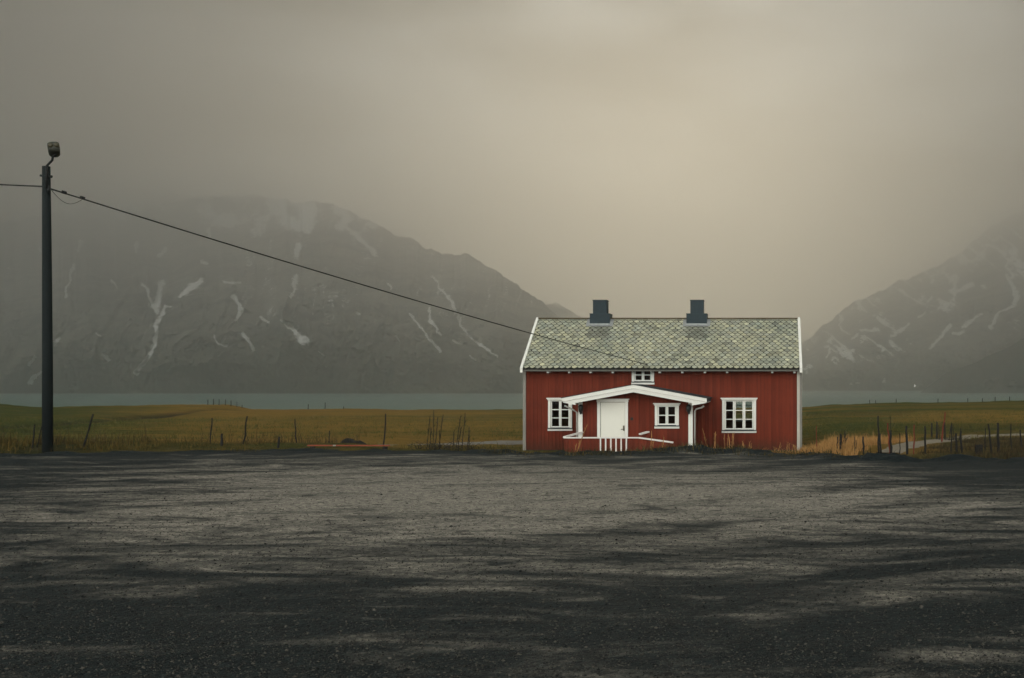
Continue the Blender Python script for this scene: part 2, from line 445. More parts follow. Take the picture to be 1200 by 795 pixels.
us = np.arange(-900, 1900, 4.0)
ds = np.concatenate([np.arange(12, 40, .25), np.geomspace(40, 300, 230)])
U, D = np.meshgrid(us, ds)
gx = (U - P_X)/F_PX*D; gy = D.copy(); gzz = height(gx, gy)
dd = np.full(gx.shape, 1e9)
for pl, w in ((DITCH, 1.0), (DITCH2, .6)):
    for a, b in zip(pl[:-1], pl[1:]):
        dd = np.minimum(dd, seg_dist(gx, gy, a, b)[0]/w)
mud = np.exp(-(dd/1.5)**2)*.9
mud = np.maximum(mud, .65*np.exp(-((D-70)/9)**2)*np.interp(U, [1080,1120,1250], [0,1,1])*.6)
mud = np.maximum(mud, np.clip(np.interp(U, [1000,1100,1250], [0,.45,.75]),0,1)*np.interp(D, [24,27,44,60], [1,.95,.7,0]))
mud = np.maximum(mud, np.interp(U, [-100,40,180,420], [.85,.75,.55,.2])*np.interp(D, [24,29,34,40], [1,.8,.5,0]))
mud = np.maximum(mud, np.interp(U, [560,660,900,960], [0,.85,.85,0])*np.interp(D, [24,28,36,40], [1,1,.6,0]))
mud = np.maximum(mud, .5*np.exp(-((D-100)/7)**2)*np.interp(U, [940,960,1015,1090], [0,.8,.8,0]))
gdry = np.interp(U, [-200,60,180,300,450,600,640,930,960,1060,1100,1300], [-.3,-.2,.2,.7,.7,.55,.4,.2,.0,.0,.05,.1])*np.interp(D, [30,50,60,130], [.3,.55,.9,.9])
gdry = gdry + np.interp(U, [930,945,1070,1110], [0,1.1,.9,.1])*np.interp(D, [28,32,46,56], [.2,1,1,0])
gdry = gdry + .6*np.exp(-((D-85)/14)**2)*np.interp(U, [1030,1080,1300], [0,1,1])
grid_mesh('grass_field', gx, gy, gzz, M['field'], dict(mud=mud, dry=gdry), kind='structure')

# gravel lot
def lot_edge(lx, ly):
    lu = np.where(ly > 4, P_X + F_PX*lx/np.maximum(ly, 4), 600.)
    e = np.interp(lu, [-300,0,60,200,350,450,600,700,800,860,940,1000,1100,1200,1500], [26,26.3,27.2,28,28.6,28.4,27.6,27.3,27.8,27.6,26.6,25.6,24.6,24.2,23.5])
    return lu, e + (fbm(lx*.8, ly*.8, 4)-.5)*1.1
def lot_height(lx, ly):
    lx = np.asarray(lx, float); ly = np.asarray(ly, float)
    lu, edge = lot_edge(lx, ly)
    z = (fbm(lx*.15, ly*.15, 4)-.5)*.05 + (fbm(lx*1.3, ly*1.3, 4)-.5)*.028
    mound = np.interp(lu, [560,640,740,800,850,930,1010,1200], [0,-.02,.0,.05,.03,-.01,0,.02])
    z = z + mound*np.exp(-((ly-edge+.7)/1.0)**2)
    bank = np.exp(-((ly-edge+.5)/.9)**2)*np.interp(lu, [-300,0,200,520,620,1300], [.8,.8,.4,.5,1,1])
    z = z + bank*(.20*np.clip(fbm(lx*1.7, ly*2.2, 4)*2-.85, 0, 1) + (fbm(lx*6, ly*6, 3)-.5)*.05)
    return z - np.clip(ly-edge, 0, 3)*.55, bank
lx, ly = np.meshgrid(np.arange(-62, 48, .2), np.concatenate([np.arange(-60, 4, 1.0), np.arange(4, 24, .2), np.arange(24, 32, .08)]))
lu, edge = lot_edge(lx, ly)
lz, bank = lot_height(lx, ly)
ldry_vignette = np.exp(-(((lx+3.4)/7.0)**2 + ((ly-16.0)/4.6)**2)) + .55*np.exp(-(((lx+7.5)/7)**2 + ((ly-21)/4)**2))
ldry_vignette = ldry_vignette*1.75 - .65*np.clip((13-ly)/5, 0, 1) - .9*np.exp(-((ly-edge)/1.2)**2) - .55*np.clip((lx-2.2)/3, 0, 1)*np.clip((ly-13)/6, 0, 1) - .5*bank - .95*np.clip((np.abs(lx+3.2)-3.8)/8, 0, 1)*np.clip((29-ly)/8, 0, 1)  # sides and foreground darkened: a vignette painted into the gravel colour
grid_mesh('gravel_lot', lx, ly, lz, M['gravel'], dict(dry=ldry_vignette), kind='structure')
def ground(x, y):
    return np.maximum(height(x, y), np.where(np.asarray(y) < 32, lot_height(x, y)[0], -99))
def lotz(x, y): 
    return float(ground(np.array([x]), np.array([y]))[0])

# water
me = MB(); me.add([(-8500, 150, -12), (8500, 150, -12), (8500, 8800, -12), (-8500, 8800, -12)], [(0,1,2,3)])
w = me.build('fjord_water', M['water']); w['kind'] = 'structure'

# roads conforming to the terrain
def ribbon(name, pts, mat, lift=.03, n=60):
    pts = np.array(pts, float)      # x, y, half width
    t = np.linspace(0, 1, len(pts)); tt = np.linspace(0, 1, n)
    # smooth interpolation (Catmull-Rom)
    P4 = np.vstack([2*pts[0]-pts[1], pts, 2*pts[-1]-pts[-2]])
    out = []
    for s in tt*(len(pts)-1):
        i = min(int(s), len(pts)-2); f = s-i; p0, p1, p2, p3 = P4[i:i+4]
        out.append(.5*((2*p1)+(-p0+p2)*f+(2*p0-5*p1+4*p2-p3)*f*f+(-p0+3*p1-3*p2+p3)*f**3))
    c = np.array(out); tg = np.gradient(c[:, :2], axis=0); tg /= np.linalg.norm(tg, axis=1)[:, None]
    nr = np.stack([-tg[:, 1], tg[:, 0]], -1)
    ks = np.linspace(-1, 1, 9)
    jit = 1 + (fbm(np.arange(n)*.5, np.zeros(n)+3.3, 3)-.5)*.5
    xs = c[:, 0][:, None] + nr[:, 0][:, None]*ks*(c[:, 2]*jit)[:, None]; ys = c[:, 1][:, None] + nr[:, 1][:, None]*ks*(c[:, 2]*jit)[:, None]
    zs = height(xs, ys) + lift - .05*(np.abs(ks) > .9)[None, :]
    o = grid_mesh(name, xs, ys, zs, mat, dict(tint=np.ones(xs.shape)), kind='structure')
    return o
ribbon('gravel_road', [(X(440,54),54.5,.7),(X(500,55),55.6,1.3),(X(560,56),57,2.0),(X(612,57),58.2,2.5),(X(720,59),60.5,2.6),(-2,61.5,2.6)], M['road'])
ribbon('dirt_track', [(X(1040,30.5),30.5,.35),(X(1062,37),37,.55),(X(1085,45),45,.75),(X(1120,53),53,.8),(X(1165,57),57,.6),(X(1230,58.5),58.5,.5),(X(1400,58),58,.5)], M['track'], n=90)

# ------------------------------------------------------------------ mountains
def capsules(Ux, Py, lines):
    m = np.zeros(Ux.shape); wj = fbm(Ux*.16+9, Py*.16, 4, .6)
    wx = (fbm(Ux*.10, Py*.10, 3)-.5)*7; wy = (fbm(Ux*.10+50, Py*.10, 3)-.5)*5
    for w0, w1, pts in lines:
        for i, (a, b) in enumerate(zip(pts[:-1], pts[1:])):
            d_, t = seg_dist(Ux+wx, Py+wy, a, b)
            w = 1.35*(w0 + (w1-w0)*((i+t)/(len(pts)-1)))
            w = w*(.3+1.5*wj)
            m = np.maximum(m, np.clip(1.0-.5*d_/w, 0, 1))
    return m
def mountain(name, u0, u1, S, base_d, crest_d, curve, lines, amp, noise_snow, seed, du=1.0, rows=260, snow_top=None, vert=False, mat='rock'):
    us = np.arange(u0, u1, du); S_ = np.interp(us, [p[0] for p in S], [p[1] for p in S])
    S_ = S_ + (fbm(us*.06+seed, us*0+seed, 6, .62)-.5)*12*np.clip((H_Y-S_)/60, 0, 1)
    C_ = np.interp(us, [p[0] for p in crest_d], [p[1] for p in crest_d])
    # smooth the crest distance
    k = np.hanning(61); k /= k.sum(); C_ = np.convolve(np.pad(C_, 30, 'edge'), k, 'valid')
    base_y = H_Y + F_PX*(EYE+12.6)/base_d
    t = np.linspace(0, 1, rows)[:, None]
    py = base_y + (S_[None, :]-base_y)*t
    Ux = np.broadcast_to(us[None, :], py.shape)
    warp = (fbm(Ux*.012+seed, py*.012, 4)-.5)*60
    gul = ridged((Ux+warp+.25*(py-300))*.016+seed, py*.0035+seed, 5)
    rough = fbm(Ux*.03+seed, py*.045, 6, .6)
    env = np.clip(t*6, 0, 1)*np.clip((1-t)*3+.25, 0, 1)
    d = base_d + (C_[None, :]-base_d)*t**curve
    snow = capsules(Ux, py, lines)
    d = d - amp*(gul-.5)*env*1.6 - amp*(rough-.5)*env*1.4 + amp*.12*snow*env
    if noise_snow > 0:
        sn = ridged((Ux*.8+py*.6)*.035+seed+9, (py*.8-Ux*.6)*.09+seed, 5, .6) if not vert else ridged((Ux+warp*.5+.3*py)*.085+seed+9, py*.022+seed, 5, .6)
        patch = np.clip((fbm(Ux*.02+seed+3, py*.02, 3)-.40)*5, 0, 1)
        lo_f = np.clip((t-.18)*4, 0, 1)
        snow = np.maximum(snow, np.clip((sn-.60)*4.5, 0, .8)*patch*noise_snow*lo_f)
    if snow_top:
        lim = snow_top + np.interp(Ux, [0,250,340,400,440,520], [-12,6,24,36,30,10])
        snow = np.maximum(snow, np.clip((fbm(Ux*.05+4, py*.05+2, 5)-.36)*3.2, 0, 1)*np.clip((lim-py)/22, 0, 1))
    xs = (Ux-P_X)/F_PX*d; zs = EYE-(py-H_Y)/F_PX*d
    # back slope, down into the water
    bk = np.linspace(0, 1, 10)[1:, None]
    bd = d[-1][None, :] + bk*np.maximum(500, zs[-1][None, :]*1.6)
    bz = zs[-1][None, :]*(1-bk**1.5) - 30*bk
    bx = (us[None, :]-P_X)/F_PX*bd
    xs = np.vstack([xs, bx]); ys = np.vstack([d, bd]); zz = np.vstack([zs, bz]); snow = np.vstack([snow, np.zeros(bd.shape)])
    return grid_mesh(name, xs, ys, zz, M[mat], dict(snow=snow, tint=np.ones(snow.shape)), kind='structure')

c7 = lambda *p: [(x/1.818, 200+y/1.818) for x, y in p]
L_LINES = [(1.5,1.4,c7((305,243),(318,272),(335,297))),(2.2,1.6,c7((341,240),(338,262),(337,285),(333,300))),(1.2,2,c7((352,292),(345,300),(335,318))),
 (1.6,1.8,c7((332,330),(331,355),(326,388))),(1.8,1.8,c7((326,388),(306,408),(287,428))),(2.6,1.3,c7((426,233),(405,250),(384,267))),
 (1.6,.8,c7((290,152),(294,175))),(1.6,1.2,c7((352,165),(338,182))),(1.2,1.7,c7((500,265),(508,283),(512,300),(503,318))),(1.0,1.8,c7((515,345),(526,362),(538,378))),
 (1.2,3.4,c7((599,320),(622,334),(648,360))),(2.2,.9,c7((632,228),(626,250),(619,272))),(1.8,2.2,c7((636,155),(630,180))),(1,1,c7((915,292),(915,318),(928,338),(941,350))),
 (.9,1.0,c7((955,268),(975,310),(985,335),(1010,362),(1058,394))),(.8,.8,c7((875,308),(905,345),(938,387))),(.8,.7,c7((920,226),(955,270))),
 (1.2,1,c7((156,200),(146,235),(138,272))),(1.6,1,c7((172,150),(165,172))),(1.8,1.8,c7((118,372),(130,355))),(1.4,1.8,c7((216,388),(230,402))),
 (1.5,1.2,c7((60,412),(72,400))),(1.8,1,c7((64,450),(86,431))),(1.6,2.0,c7((738,118),(770,150),(802,180))),(1.4,1.4,c7((445,125),(447,145))),(1.6,1.4,c7((430,195),(442,198))),
 (.9,.8,c7((478,238),(508,240))),(.8,.8,c7((828,240),(833,252))),(.8,.8,c7((842,354),(853,362))),(1,.8,c7((556,312),(572,324))),(.6,1.2,c7((455,350),(468,368),(482,374))),
 (.7,.7,c7((1000,395),(1012,404))),(.8,.8,c7((675,384),(690,392))),(.9,.8,c7((350,290),(366,289))),(1,1,c7((762,300),(768,304))),(.9,.6,c7((236,232),(250,252))),
 (.9,.9,c7((965,360),(985,368))),(1.2,.8,c7((536,128),(545,140))),(1.0,.8,c7((85,165),(92,182))),(1,1,c7((205,348),(212,352)))]
mountain('mountain', -330, 700, [(-330,240),(-100,262),(0,262),(80,244),(200,236),(290,230),(345,236),(395,241),(425,256),(455,271),(490,286),(518,299),(545,298),(580,316),(615,338),(650,366),(665,384),(700,430)],
         1900, [(-330,5500),(0,5900),(150,6900),(290,6300),(345,5200),(400,4900),(455,4800),(545,4000),(600,3400),(660,2900),(700,2700)], 2.7, L_LINES, 210, .5, 3.0, snow_top=270, vert=True)
mountain('mountain', 540, 960, [(540,400),(600,368),(630,358),(655,358),(668,366),(700,382),(760,412),(900,440),(960,452)], 3700, [(540,4700),(960,4400)], 1.3, [(1,1,[(0,0),(1,1)])], 120, .2, 21.0, du=2, rows=90)
c8 = lambda *p: [(920+x/3.057, 220+y/3.057) for x, y in p]
R_LINES = [(1.4,1.6,c8((592,372),(630,362),(665,350))),(1.6,2.2,c8((800,318),(815,345),(830,380),(824,415))),(1.3,1.5,c8((590,490),(560,535),(520,576))),(1.2,1.5,c8((640,500),(670,475),(702,455))),
 (1.5,1.2,c8((742,500),(770,445),(830,420))),(1.2,1.0,c8((400,520),(440,490))),(1,1,c8((510,412),(526,395))),(1,1.4,c8((270,512),(330,508))),(.8,.8,c8((480,465),(500,450))),(1,1,c8((150,610),(162,585))),
 (1.8,2.2,c8((838,262),(870,300))),(1.4,1.4,c8((720,205),(760,215),(790,235))),(1.2,1.2,c8((700,352),(710,358))),(1.0,1.2,c8((600,520),(640,520))),(1,1,c8((240,540),(255,525))),(1.6,1.8,c8((900,330),(920,420),(990,520)))]
mountain('mountain', 860, 1560, [(860,456),(900,438),(925,416),(946,398),(969,380),(1002,351),(1034,340),(1061,328),(1090,314),(1123,300),(1142,281),(1169,260),(1200,244),(1280,215),(1400,200),(1560,200)],
         2900, [(860,4400),(946,5200),(1034,5500),(1100,6000),(1150,6900),(1200,7300),(1300,7000),(1560,6000)], 2.7, R_LINES, 220, 1.0, 8.0)
mountain('mountain', 1050, 1560, [(1050,463),(1078,461),(1110,436),(1149,423),(1182,406),(1200,396),(1280,362),(1560,330)], 2000, [(1050,2050),(1200,2400),(1560,2600)], 1.2, [(1,1,[(0,0),(1,1)])], 70, 0, 14.0, du=1.5, rows=110, mat='heath')

# ------------------------------------------------------------------ haze
hz = MB().box(-9500, 9500, -420, 11500, -32, 1390)
ho = hz.build('haze', M['red'])
hm = bpy.data.materials.new('haze_air'); hm.use_nodes = True; ht = hm.node_tree; ht.nodes.clear()
hv = ht.nodes.new('ShaderNodeVolumePrincipled'); hoo = ht.nodes.new('ShaderNodeOutputMaterial')
hv.inputs['Density'].default_value = HAZE_DENSITY; hv.inputs['Anisotropy'].default_value = HAZE_G
hv.inputs['Color'].default_value = (*HAZE_COL, 1)
ht.links.new(hv.outputs[0], hoo.inputs['Volume'])
ho.data.materials.clear(); ho.data.materials.append(hm); ho['kind'] = 'stuff'

# ------------------------------------------------------------------ red house
HG = -1.27
S0 = F_PX/50.0                                  # px per metre on the front wall plane
hx = lambda px, d=50.0: X(px, d)
HX0, HX1 = hx(616.5), hx(938.6)
house = thing('red_house', ((HX0+HX1)/2, 50, HG), 'red timber house with a scalloped grey-green slate roof, two dark chimneys and a white-trimmed porch', 'house')
EAVE_Y, EAVE_Z, RIDGE_Y, RIDGE_Z, BACK_Y = 49.55, 2.41, 53.0, 4.83, 56.45
SL = (RIDGE_Z-EAVE_Z)/(RIDGE_Y-EAVE_Y)
def roof_z(y): return RIDGE_Z - SL*abs(y-RIDGE_Y)

# openings on the front wall: x0,x1,z0,z1
def rect(px0, px1, py0, py1, d): return (X(px0, d), X(px1, d), Z(py1, d), Z(py0, d))
W_LEFT = rect(642.5, 670.5, 466.8, 505, 50); W_RIGHT = rect(846.3, 886, 466.8, 507.4, 50); W_TOP = rect(740.5, 766.5, 430, 450.8, 50)
PW = 47.0
W_PORCH = rect(767.5, 795.6, 473, 502.3, PW); DOOR = rect(700, 736, 468, 526, PW)

def inset(r, a, b=None): b = a if b is None else b; return (r[0]+a, r[1]-a, r[2]+b, r[3]-b)
def plank_wall(mb, x0, x1, z0, ztop, y, th, holes, w=.165, seed=1):
    """vertical boards and cover battens facing -Y, split round openings"""
    rr = random.Random(seed); n = max(1, round((x1-x0)/w)); w = (x1-x0)/n
    def pieces(a, b):
        top = min(ztop(a), ztop(b)); segs = [(z0, None)]
        hs = sorted([h for h in holes if h[0] < b-.004 and h[1] > a+.004], key=lambda h: h[2])
        out = []; lo = z0
        for h in hs:
            if h[2] > lo: out.append((lo, h[2], False))
            lo = max(lo, h[3])
        out.append((lo, None, True)); return out
    for i in range(n):
        a, b = x0+i*w, x0+(i+1)*w; tint = rr.uniform(.80, 1.14); dy = rr.uniform(-.003, .003)
        # split board at opening edges so the opening is clean
        cuts = sorted({a, b} | {e for h in holes for e in (h[0], h[1]) if a+.005 < e < b-.005})
        for c0, c1 in zip(cuts[:-1], cuts[1:]):
            for lo, hi, top in pieces(c0, c1):
                zt0, zt1 = (ztop(c0), ztop(c1)) if top else (hi, hi)
                if min(zt0, zt1) - lo < .01: continue
                mb.hexa([(c0+.0015,y+dy,lo),(c1-.0015,y+dy,lo),(c1-.0015,y+th,lo),(c0+.0015,y+th,lo)], [(c0+.0015,y+dy,zt0),(c1-.0015,y+dy,zt1),(c1-.0015,y+th,zt1),(c0+.0015,y+th,zt0)], tint)
        if i > 0:
            bw = .024
            for lo, hi, top in pieces(a-bw, a+bw):
                zt = min(ztop(a-bw), ztop(a+bw)) if top else hi
                if zt-lo < .01: continue
                mb.box(a-bw, a+bw, y-.022, y+.004, lo+.001, zt-.001, tint*rr.uniform(.86, 1.02))

FWT = .10
holes = [inset(W_LEFT, .09), inset(W_RIGHT, .09), inset(W_TOP, .09)]
mb = MB(); plank_wall(mb, HX0, HX1, HG-.2, lambda x: roof_z(50.0)-.14, 50.0, FWT, holes, seed=3)
wall = mb.build('wall', M['red'], house)
# rear wall with one window opening, gables
RW = (-1.72, -.62, -.15, .95)
mb = MB(); mb.box(HX0, RW[0], 55.9, 56, HG-.2, 2.62); mb.box(RW[1], HX1, 55.9, 56, HG-.2, 2.62); mb.box(RW[0], RW[1], 55.9, 56, HG-.2, RW[2]); mb.box(RW[0], RW[1], 55.9, 56, RW[3], 2.62)
mb.build('wall', M['red'], house)
for gxa, gxb in ((HX0, HX0+.1), (HX1-.1, HX1)):
    mb = MB(); rr = random.Random(int(gxa*10))
    ys_ = np.linspace(50.1, 55.9, 37)
    for a, b in zip(ys_[:-1], ys_[1:]):
        za, zb = roof_z(a)-.14, roof_z(b)-.14
        mb.hexa([(gxa,a,HG-.2),(gxb,a,HG-.2),(gxb,b,HG-.2),(gxa,b,HG-.2)], [(gxa,a,za),(gxb,a,za),(gxb,b,zb),(gxa,b,zb)], rr.uniform(.8, 1.12))
    mb.build('wall', M['red'], house)
mb = MB(); mb.box(HX0+.11, HX1-.11, 50.11, 55.89, -1.02, -.95); mb.box(HX0+.11, HX1-.11, 50.11, 55.89, 1.50, 1.56)
mb.box(-3.0, -2.9, 50.11, 55.89, -.95, 1.5); mb.box(-8.2, -8.1, 50.11, 55.89, -.95, 1.5)
mb.build('interior_floor', M['dark'], house)
mb = MB(); mb.box(HX0-.02, HX1+.02, 49.97, 50.05, HG-.35, HG+.02); mb.build('foundation', M['felt'], house)

# --- roof: boards, tiles
RX0, RX1 = X(612.6, EAVE_Y), X(937.0, EAVE_Y)
mb = MB()
for ya, yb in ((EAVE_Y, RIDGE_Y), (BACK_Y, RIDGE_Y)):
    mb.hexa([(RX0,ya,EAVE_Z-.13),(RX1,ya,EAVE_Z-.13),(RX1,yb,RIDGE_Z-.13),(RX0,yb,RIDGE_Z-.13)], [(RX0,ya,EAVE_Z-.03),(RX1,ya,EAVE_Z-.03),(RX1,yb,RIDGE_Z-.03),(RX0,yb,RIDGE_Z-.03)], .04)  # near-black backing: shade of the tile gaps put into the tint
SLEN = math.hypot(RIDGE_Y-EAVE_Y, RIDGE_Z-EAVE_Z); ca, sa = (RIDGE_Y-EAVE_Y)/SLEN, (RIDGE_Z-EAVE_Z)/SLEN
NR, NC = 22, 46; ex = SLEN/NR; tw = (RX1-RX0)/NC
def rp(u, v, h, side=1):                       # u along the eave, v up the slope, h off the surface
    y = EAVE_Y+ca*v-sa*h if side > 0 else BACK_Y-ca*v+sa*h
    return (u, y, EAVE_Z+sa*v+ca*h-.03)
hue = []
nf0 = len(mb.f); hue += [0]*nf0
for side in (1, -1):
    for r in range(NR):
        for c in range(-1, NC+1):
            uc = RX0+(c+.5+(.5 if r % 2 else 0))*tw; g = .017
            du, dv = rng.normal(0, .007), rng.normal(0, .009) + .022*(fbm(np.array([uc*.35]), np.array([r*.3]), 3)[0]-.5); lift = rng.uniform(0, .008)
            hw = tw/2-g
            v0 = r*ex
            # pointed-round lower end, shoulders, hidden upper edge
            prof_ = [(-hw, .66), (-hw*.95, .50), (-hw*.70, .28), (-hw*.36, .09), (0, -.07), (hw*.36, .09), (hw*.70, .28), (hw*.95, .50), (hw, .66), (hw, 1.55), (-hw, 1.55)]
            pts = [(uc+a+du, v0+b*ex+dv) for a, b in prof_]
            if max(p[0] for p in pts) < RX0+.03 or min(p[0] for p in pts) > RX1-.03: continue
            pts = [(min(max(a, RX0), RX1), min(max(b, -.05), SLEN)) for a, b in pts]
            hh = lambda b: .052+lift - .036*max(0, min(1, (b-v0)/(1.55*ex)))
            top = [rp(a, b, hh(b), side) for a, b in pts]; bot = [rp(a, b, hh(b)-.042, side) for a, b in pts]
            k = len(pts); base = rng.normal(1.04, .10)
            if rng.random() < .04: base *= .62
            if rng.random() < .08: base *= 1.25
            h_ = float(np.clip(rng.normal(.45, .3), 0, 1))
            # streaked, darker-weathered tiles below the chimneys
            for cx in (-7.95, -3.35):
                if abs(uc-cx) < .55 and v0 > SLEN*.55: base *= .62 if abs(uc-cx) < .4 else .82; h_ *= .3
            f = list(range(k)); 
            mb.add(top, [f if side > 0 else f[::-1]], float(np.clip(base, .4, 1.6))); hue.append(h_)
            sk = [(i, i+k, i+1+k, i+1) for i in range(0, 8)]
            mb.add(top+bot, sk if side > 0 else [q[::-1] for q in sk], .035); hue += [.2]*8  # tile edges near black: shadow lines painted into the tint
roof = mb.build('roof', M['slate'], house)
ha = roof.data.attributes.new('hue', 'FLOAT', 'FACE'); ha.data.foreach_set('value', np.array(hue, dtype=np.float32))
mb = MB(); mb.bar((RX0, RIDGE_Y-.07, RIDGE_Z+.03), (RX1, RIDGE_Y-.07, RIDGE_Z+.03), .16, .035, .9); mb.bar((RX0, RIDGE_Y+.08, RIDGE_Z+.03), (RX1, RIDGE_Y+.08, RIDGE_Z+.03), .15, .035, 1.1)
mb.build('ridge_board', M['ridge'], house)
for xa, xb in ((X(609.6, EAVE_Y), RX0-.004), (RX1+.004, X(940.2, EAVE_Y))):
    mb = MB()
    for ya, yb in ((EAVE_Y-.06, RIDGE_Y-.002), (BACK_Y+.06, RIDGE_Y+.002)):
        za = RIDGE_Z-SL*abs(ya-RIDGE_Y)
        mb.hexa([(xa,ya,za-.14),(xb,ya,za-.14),(xb,yb,RIDGE_Z-.14),(xa,yb,RIDGE_Z-.14)], [(xa,ya,za+.075),(xb,ya,za+.075),(xb,yb,RIDGE_Z+.075),(xa,yb,RIDGE_Z+.075)])
    mb.build('barge_board', M['white'], house)
mb = MB(); mb.box(RX0, RX1, EAVE_Y-.012, EAVE_Y+.02, EAVE_Z-.125, EAVE_Z-.06, .4); mb.build('eave_board', M['grey'], house)
for px in (642, 667, 692, 718, 773, 799.5, 826, 852, 905, 931):
    mb = MB(); x = X(px, 49.6); mb.box(x-.045, x+.045, 49.57, 50.02, EAVE_Z-.205, EAVE_Z-.135); mb.build('rafter_tail', M['steel'], house)
# corner boards
mb = MB(); mb.box(HX0-.14, HX0-.002, 49.955, 50.09, HG-.12, 2.42, .9); mb.build('corner_board', M['grey'], house)
mb = MB(); mb.box(X(934, 50), X(937.2, 50), 49.955, 50.0-.003, HG-.12, 2.42, 1.7); mb.build('corner_board', M['grey'], house)
mb = MB(); mb.box(X(937.4, 50), HX1+.05, 49.96, 50.16, HG-.12, 2.42, .75); mb.build('corner_board', M['grey'], house)

# --- chimneys
def chimney(px0, px1, pb0, pb1):
    d = 52.7; x0, x1 = X(px0, d), X(px1, d); w = x1-x0; b0, b1 = X(pb0, d-.1), X(pb1, d-.1)
    mb = MB(); mb.box(x0, x1, d, d+w, RIDGE_Z-.4, Z(351.6, d)-.03)
    mb.box(x0-.02, x1+.02, d-.02, d+w+.02, Z(351.6, d)-.03, Z(351.6, d), .8)
    c = mb.build('chimney', M['chim'], house)
    mb = MB(); z0, z1 = Z(377.3, d-.1), Z(368.3, d-.1)
    mb.box(b0, b1, d-.12, d+w+.12, z0-.25, z1); mb.box(b0-.012, b1+.012, d-.135, d+w+.135, z1, z1+.03, 1.3); mb.build('chimney_collar', M['chim'], c)
    mb = MB(); f0 = (d-.14-EAVE_Y)/ca
    mb.hexa([rp(b0-.16, f0-.16, .055), rp(b1+.16, f0-.16, .055), rp(b1+.16, f0+.55, .055), rp(b0-.16, f0+.55, .055)], [rp(b0-.16, f0-.16, .07), rp(b1+.16, f0-.16, .07), rp(b1+.16, f0+.45, .07), rp(b0-.16, f0+.45, .07)])
    mb.bar(rp(b0-.02, f0-.05, .10), rp(b1+.02, f0-.05, .10), .09, .06, 1.35)
    mb.build('flashing', M['lead'], c)
chimney(694.8, 710.8, 691.2, 714.6); chimney(809, 824.2, 804.4, 828.4)

# --- windows
def window(r, d, ncol, nrow, name='window', lean=0.0):
    x0, x1, z0, z1 = r; y = d
    t = .11; mb = MB()                          # casing
    mb.box(x0, x0+t, y-.055, y-.001, z0+.10, z1-.09); mb.box(x1-t, x1, y-.055, y-.001, z0+.10, z1-.09)
    mb.box(x0+t-.002, x1-t+.002, y-.05, y-.002, z1-.105, z1-.089)
    w_ = mb.build(name, M['white'], house)
    mb = MB(); mb.box(x0-.03, x1+.03, y-.075, y-.001, z1-.088, z1-.03); mb.box(x0-.07, x1+.07, y-.105, y-.001, z1-.03, z1+.015); mb.build('head_trim', M['white'], w_)
    mb = MB(); mb.box(x0-.02, x1+.02, y-.06, y-.001, z0, z0+.088); mb.build('apron_board', M['white'], w_)
    mb = MB(); mb.hexa([(x0-.02,y-.10,z0+.092),(x1+.02,y-.10,z0+.092),(x1+.02,y-.001,z0+.092),(x0-.02,y-.001,z0+.092)], [(x0-.02,y-.10,z0+.115),(x1+.02,y-.10,z0+.115),(x1+.02,y-.001,z0+.145),(x0-.02,y-.001,z0+.145)]); mb.build('sill', M['chim'], w_)
    a0, a1, b0, b1 = x0+t, x1-t, z0+.147, z1-.09
    cw = (a1-a0)/ncol; sh = .055 if ncol < 3 else .06; mt = .028
    for c in range(ncol):                       # one casement per column
        s0, s1 = a0+c*cw+.004, a0+(c+1)*cw-.004
        mb = MB(); yy0, yy1 = y+.0, y+.045
        mb.box(s0, s0+sh, yy0, yy1, b0, b1); mb.box(s1-sh, s1, yy0, yy1, b0, b1); mb.box(s0+sh, s1-sh, yy0, yy1, b0, b0+sh); mb.box(s0+sh, s1-sh, yy0, yy1, b1-sh, b1)
        ph = (b1-b0-2*sh)/nrow
        for k in range(1, nrow):
            zc = b0+sh+k*ph; mb.box(s0+sh, s1-sh, yy0+.006, yy1-.006, zc-mt/2-.006, zc+mt/2+.006)
        mb.build('casement', M['white'], w_)
        mb = MB(); mb.add([(s0+sh-.01,y+.022,b0+sh-.01),(s1-sh+.01,y+.022,b0+sh-.01),(s1-sh+.01,y+.022-lean,b1-sh+.01),(s0+sh-.01,y+.022-lean,b1-sh+.01)], [(0,1,2,3)]); mb.build('pane', M['glass'], w_)
    return w_
window(W_LEFT, 50, 2, 3); window(W_RIGHT, 50, 3, 3); window(W_TOP, 50, 2, 2, lean=.018)
mb = MB(); x0, x1, z0, z1 = RW
for a, b, c, d_ in ((x0, x0+.07, z0, z1), (x1-.07, x1, z0, z1), ((x0+x1)/2-.03, (x0+x1)/2+.03, z0, z1), (x0, x1, z0, z0+.07), (x0, x1, z1-.07, z1), (x0, x1, .62, .66), (x0, x1, .25, .29)):
    mb.box(a, b, 55.91+.001*(c == z0), 55.97, c, d_)
mb.build('window', M['white'], house)

# --- porch
PX0, PX1 = X(678.2, PW), X(811.6, PW); PR = X(742.3, 46.4)
PEY, PTOP = 46.4, Z(451.2, 46.4); PSL = (PTOP-Z(467.2, 46.4))/(X(828.3, 46.4)-PR)
def ptop(x): return PTOP-PSL*abs(x-PR)
ph = [inset(W_PORCH, .09), (DOOR[0]+.06, DOOR[1]-.06, HG-.3, DOOR[3]-.06)]
mb = MB(); plank_wall(mb, PX0+.02, PX1-.02, HG-.25, lambda x: ptop(x)-.16, PW, .09, ph, w=.15, seed=9)
mb.build('porch_wall', M['red'], house)
for xa, xb in ((PX0, PX0+.09), (PX1-.09, PX1)):
    mb = MB(); rr = random.Random(4)
    yy = np.linspace(PW+.09, 49.97, 19)
    for a, b in zip(yy[:-1], yy[1:]): mb.box(xa, xb, a+.0015, b-.0015, HG-.2, ptop(xa)-.2, rr.uniform(.82, 1.1))
    mb.build('porch_wall', M['red'], house)
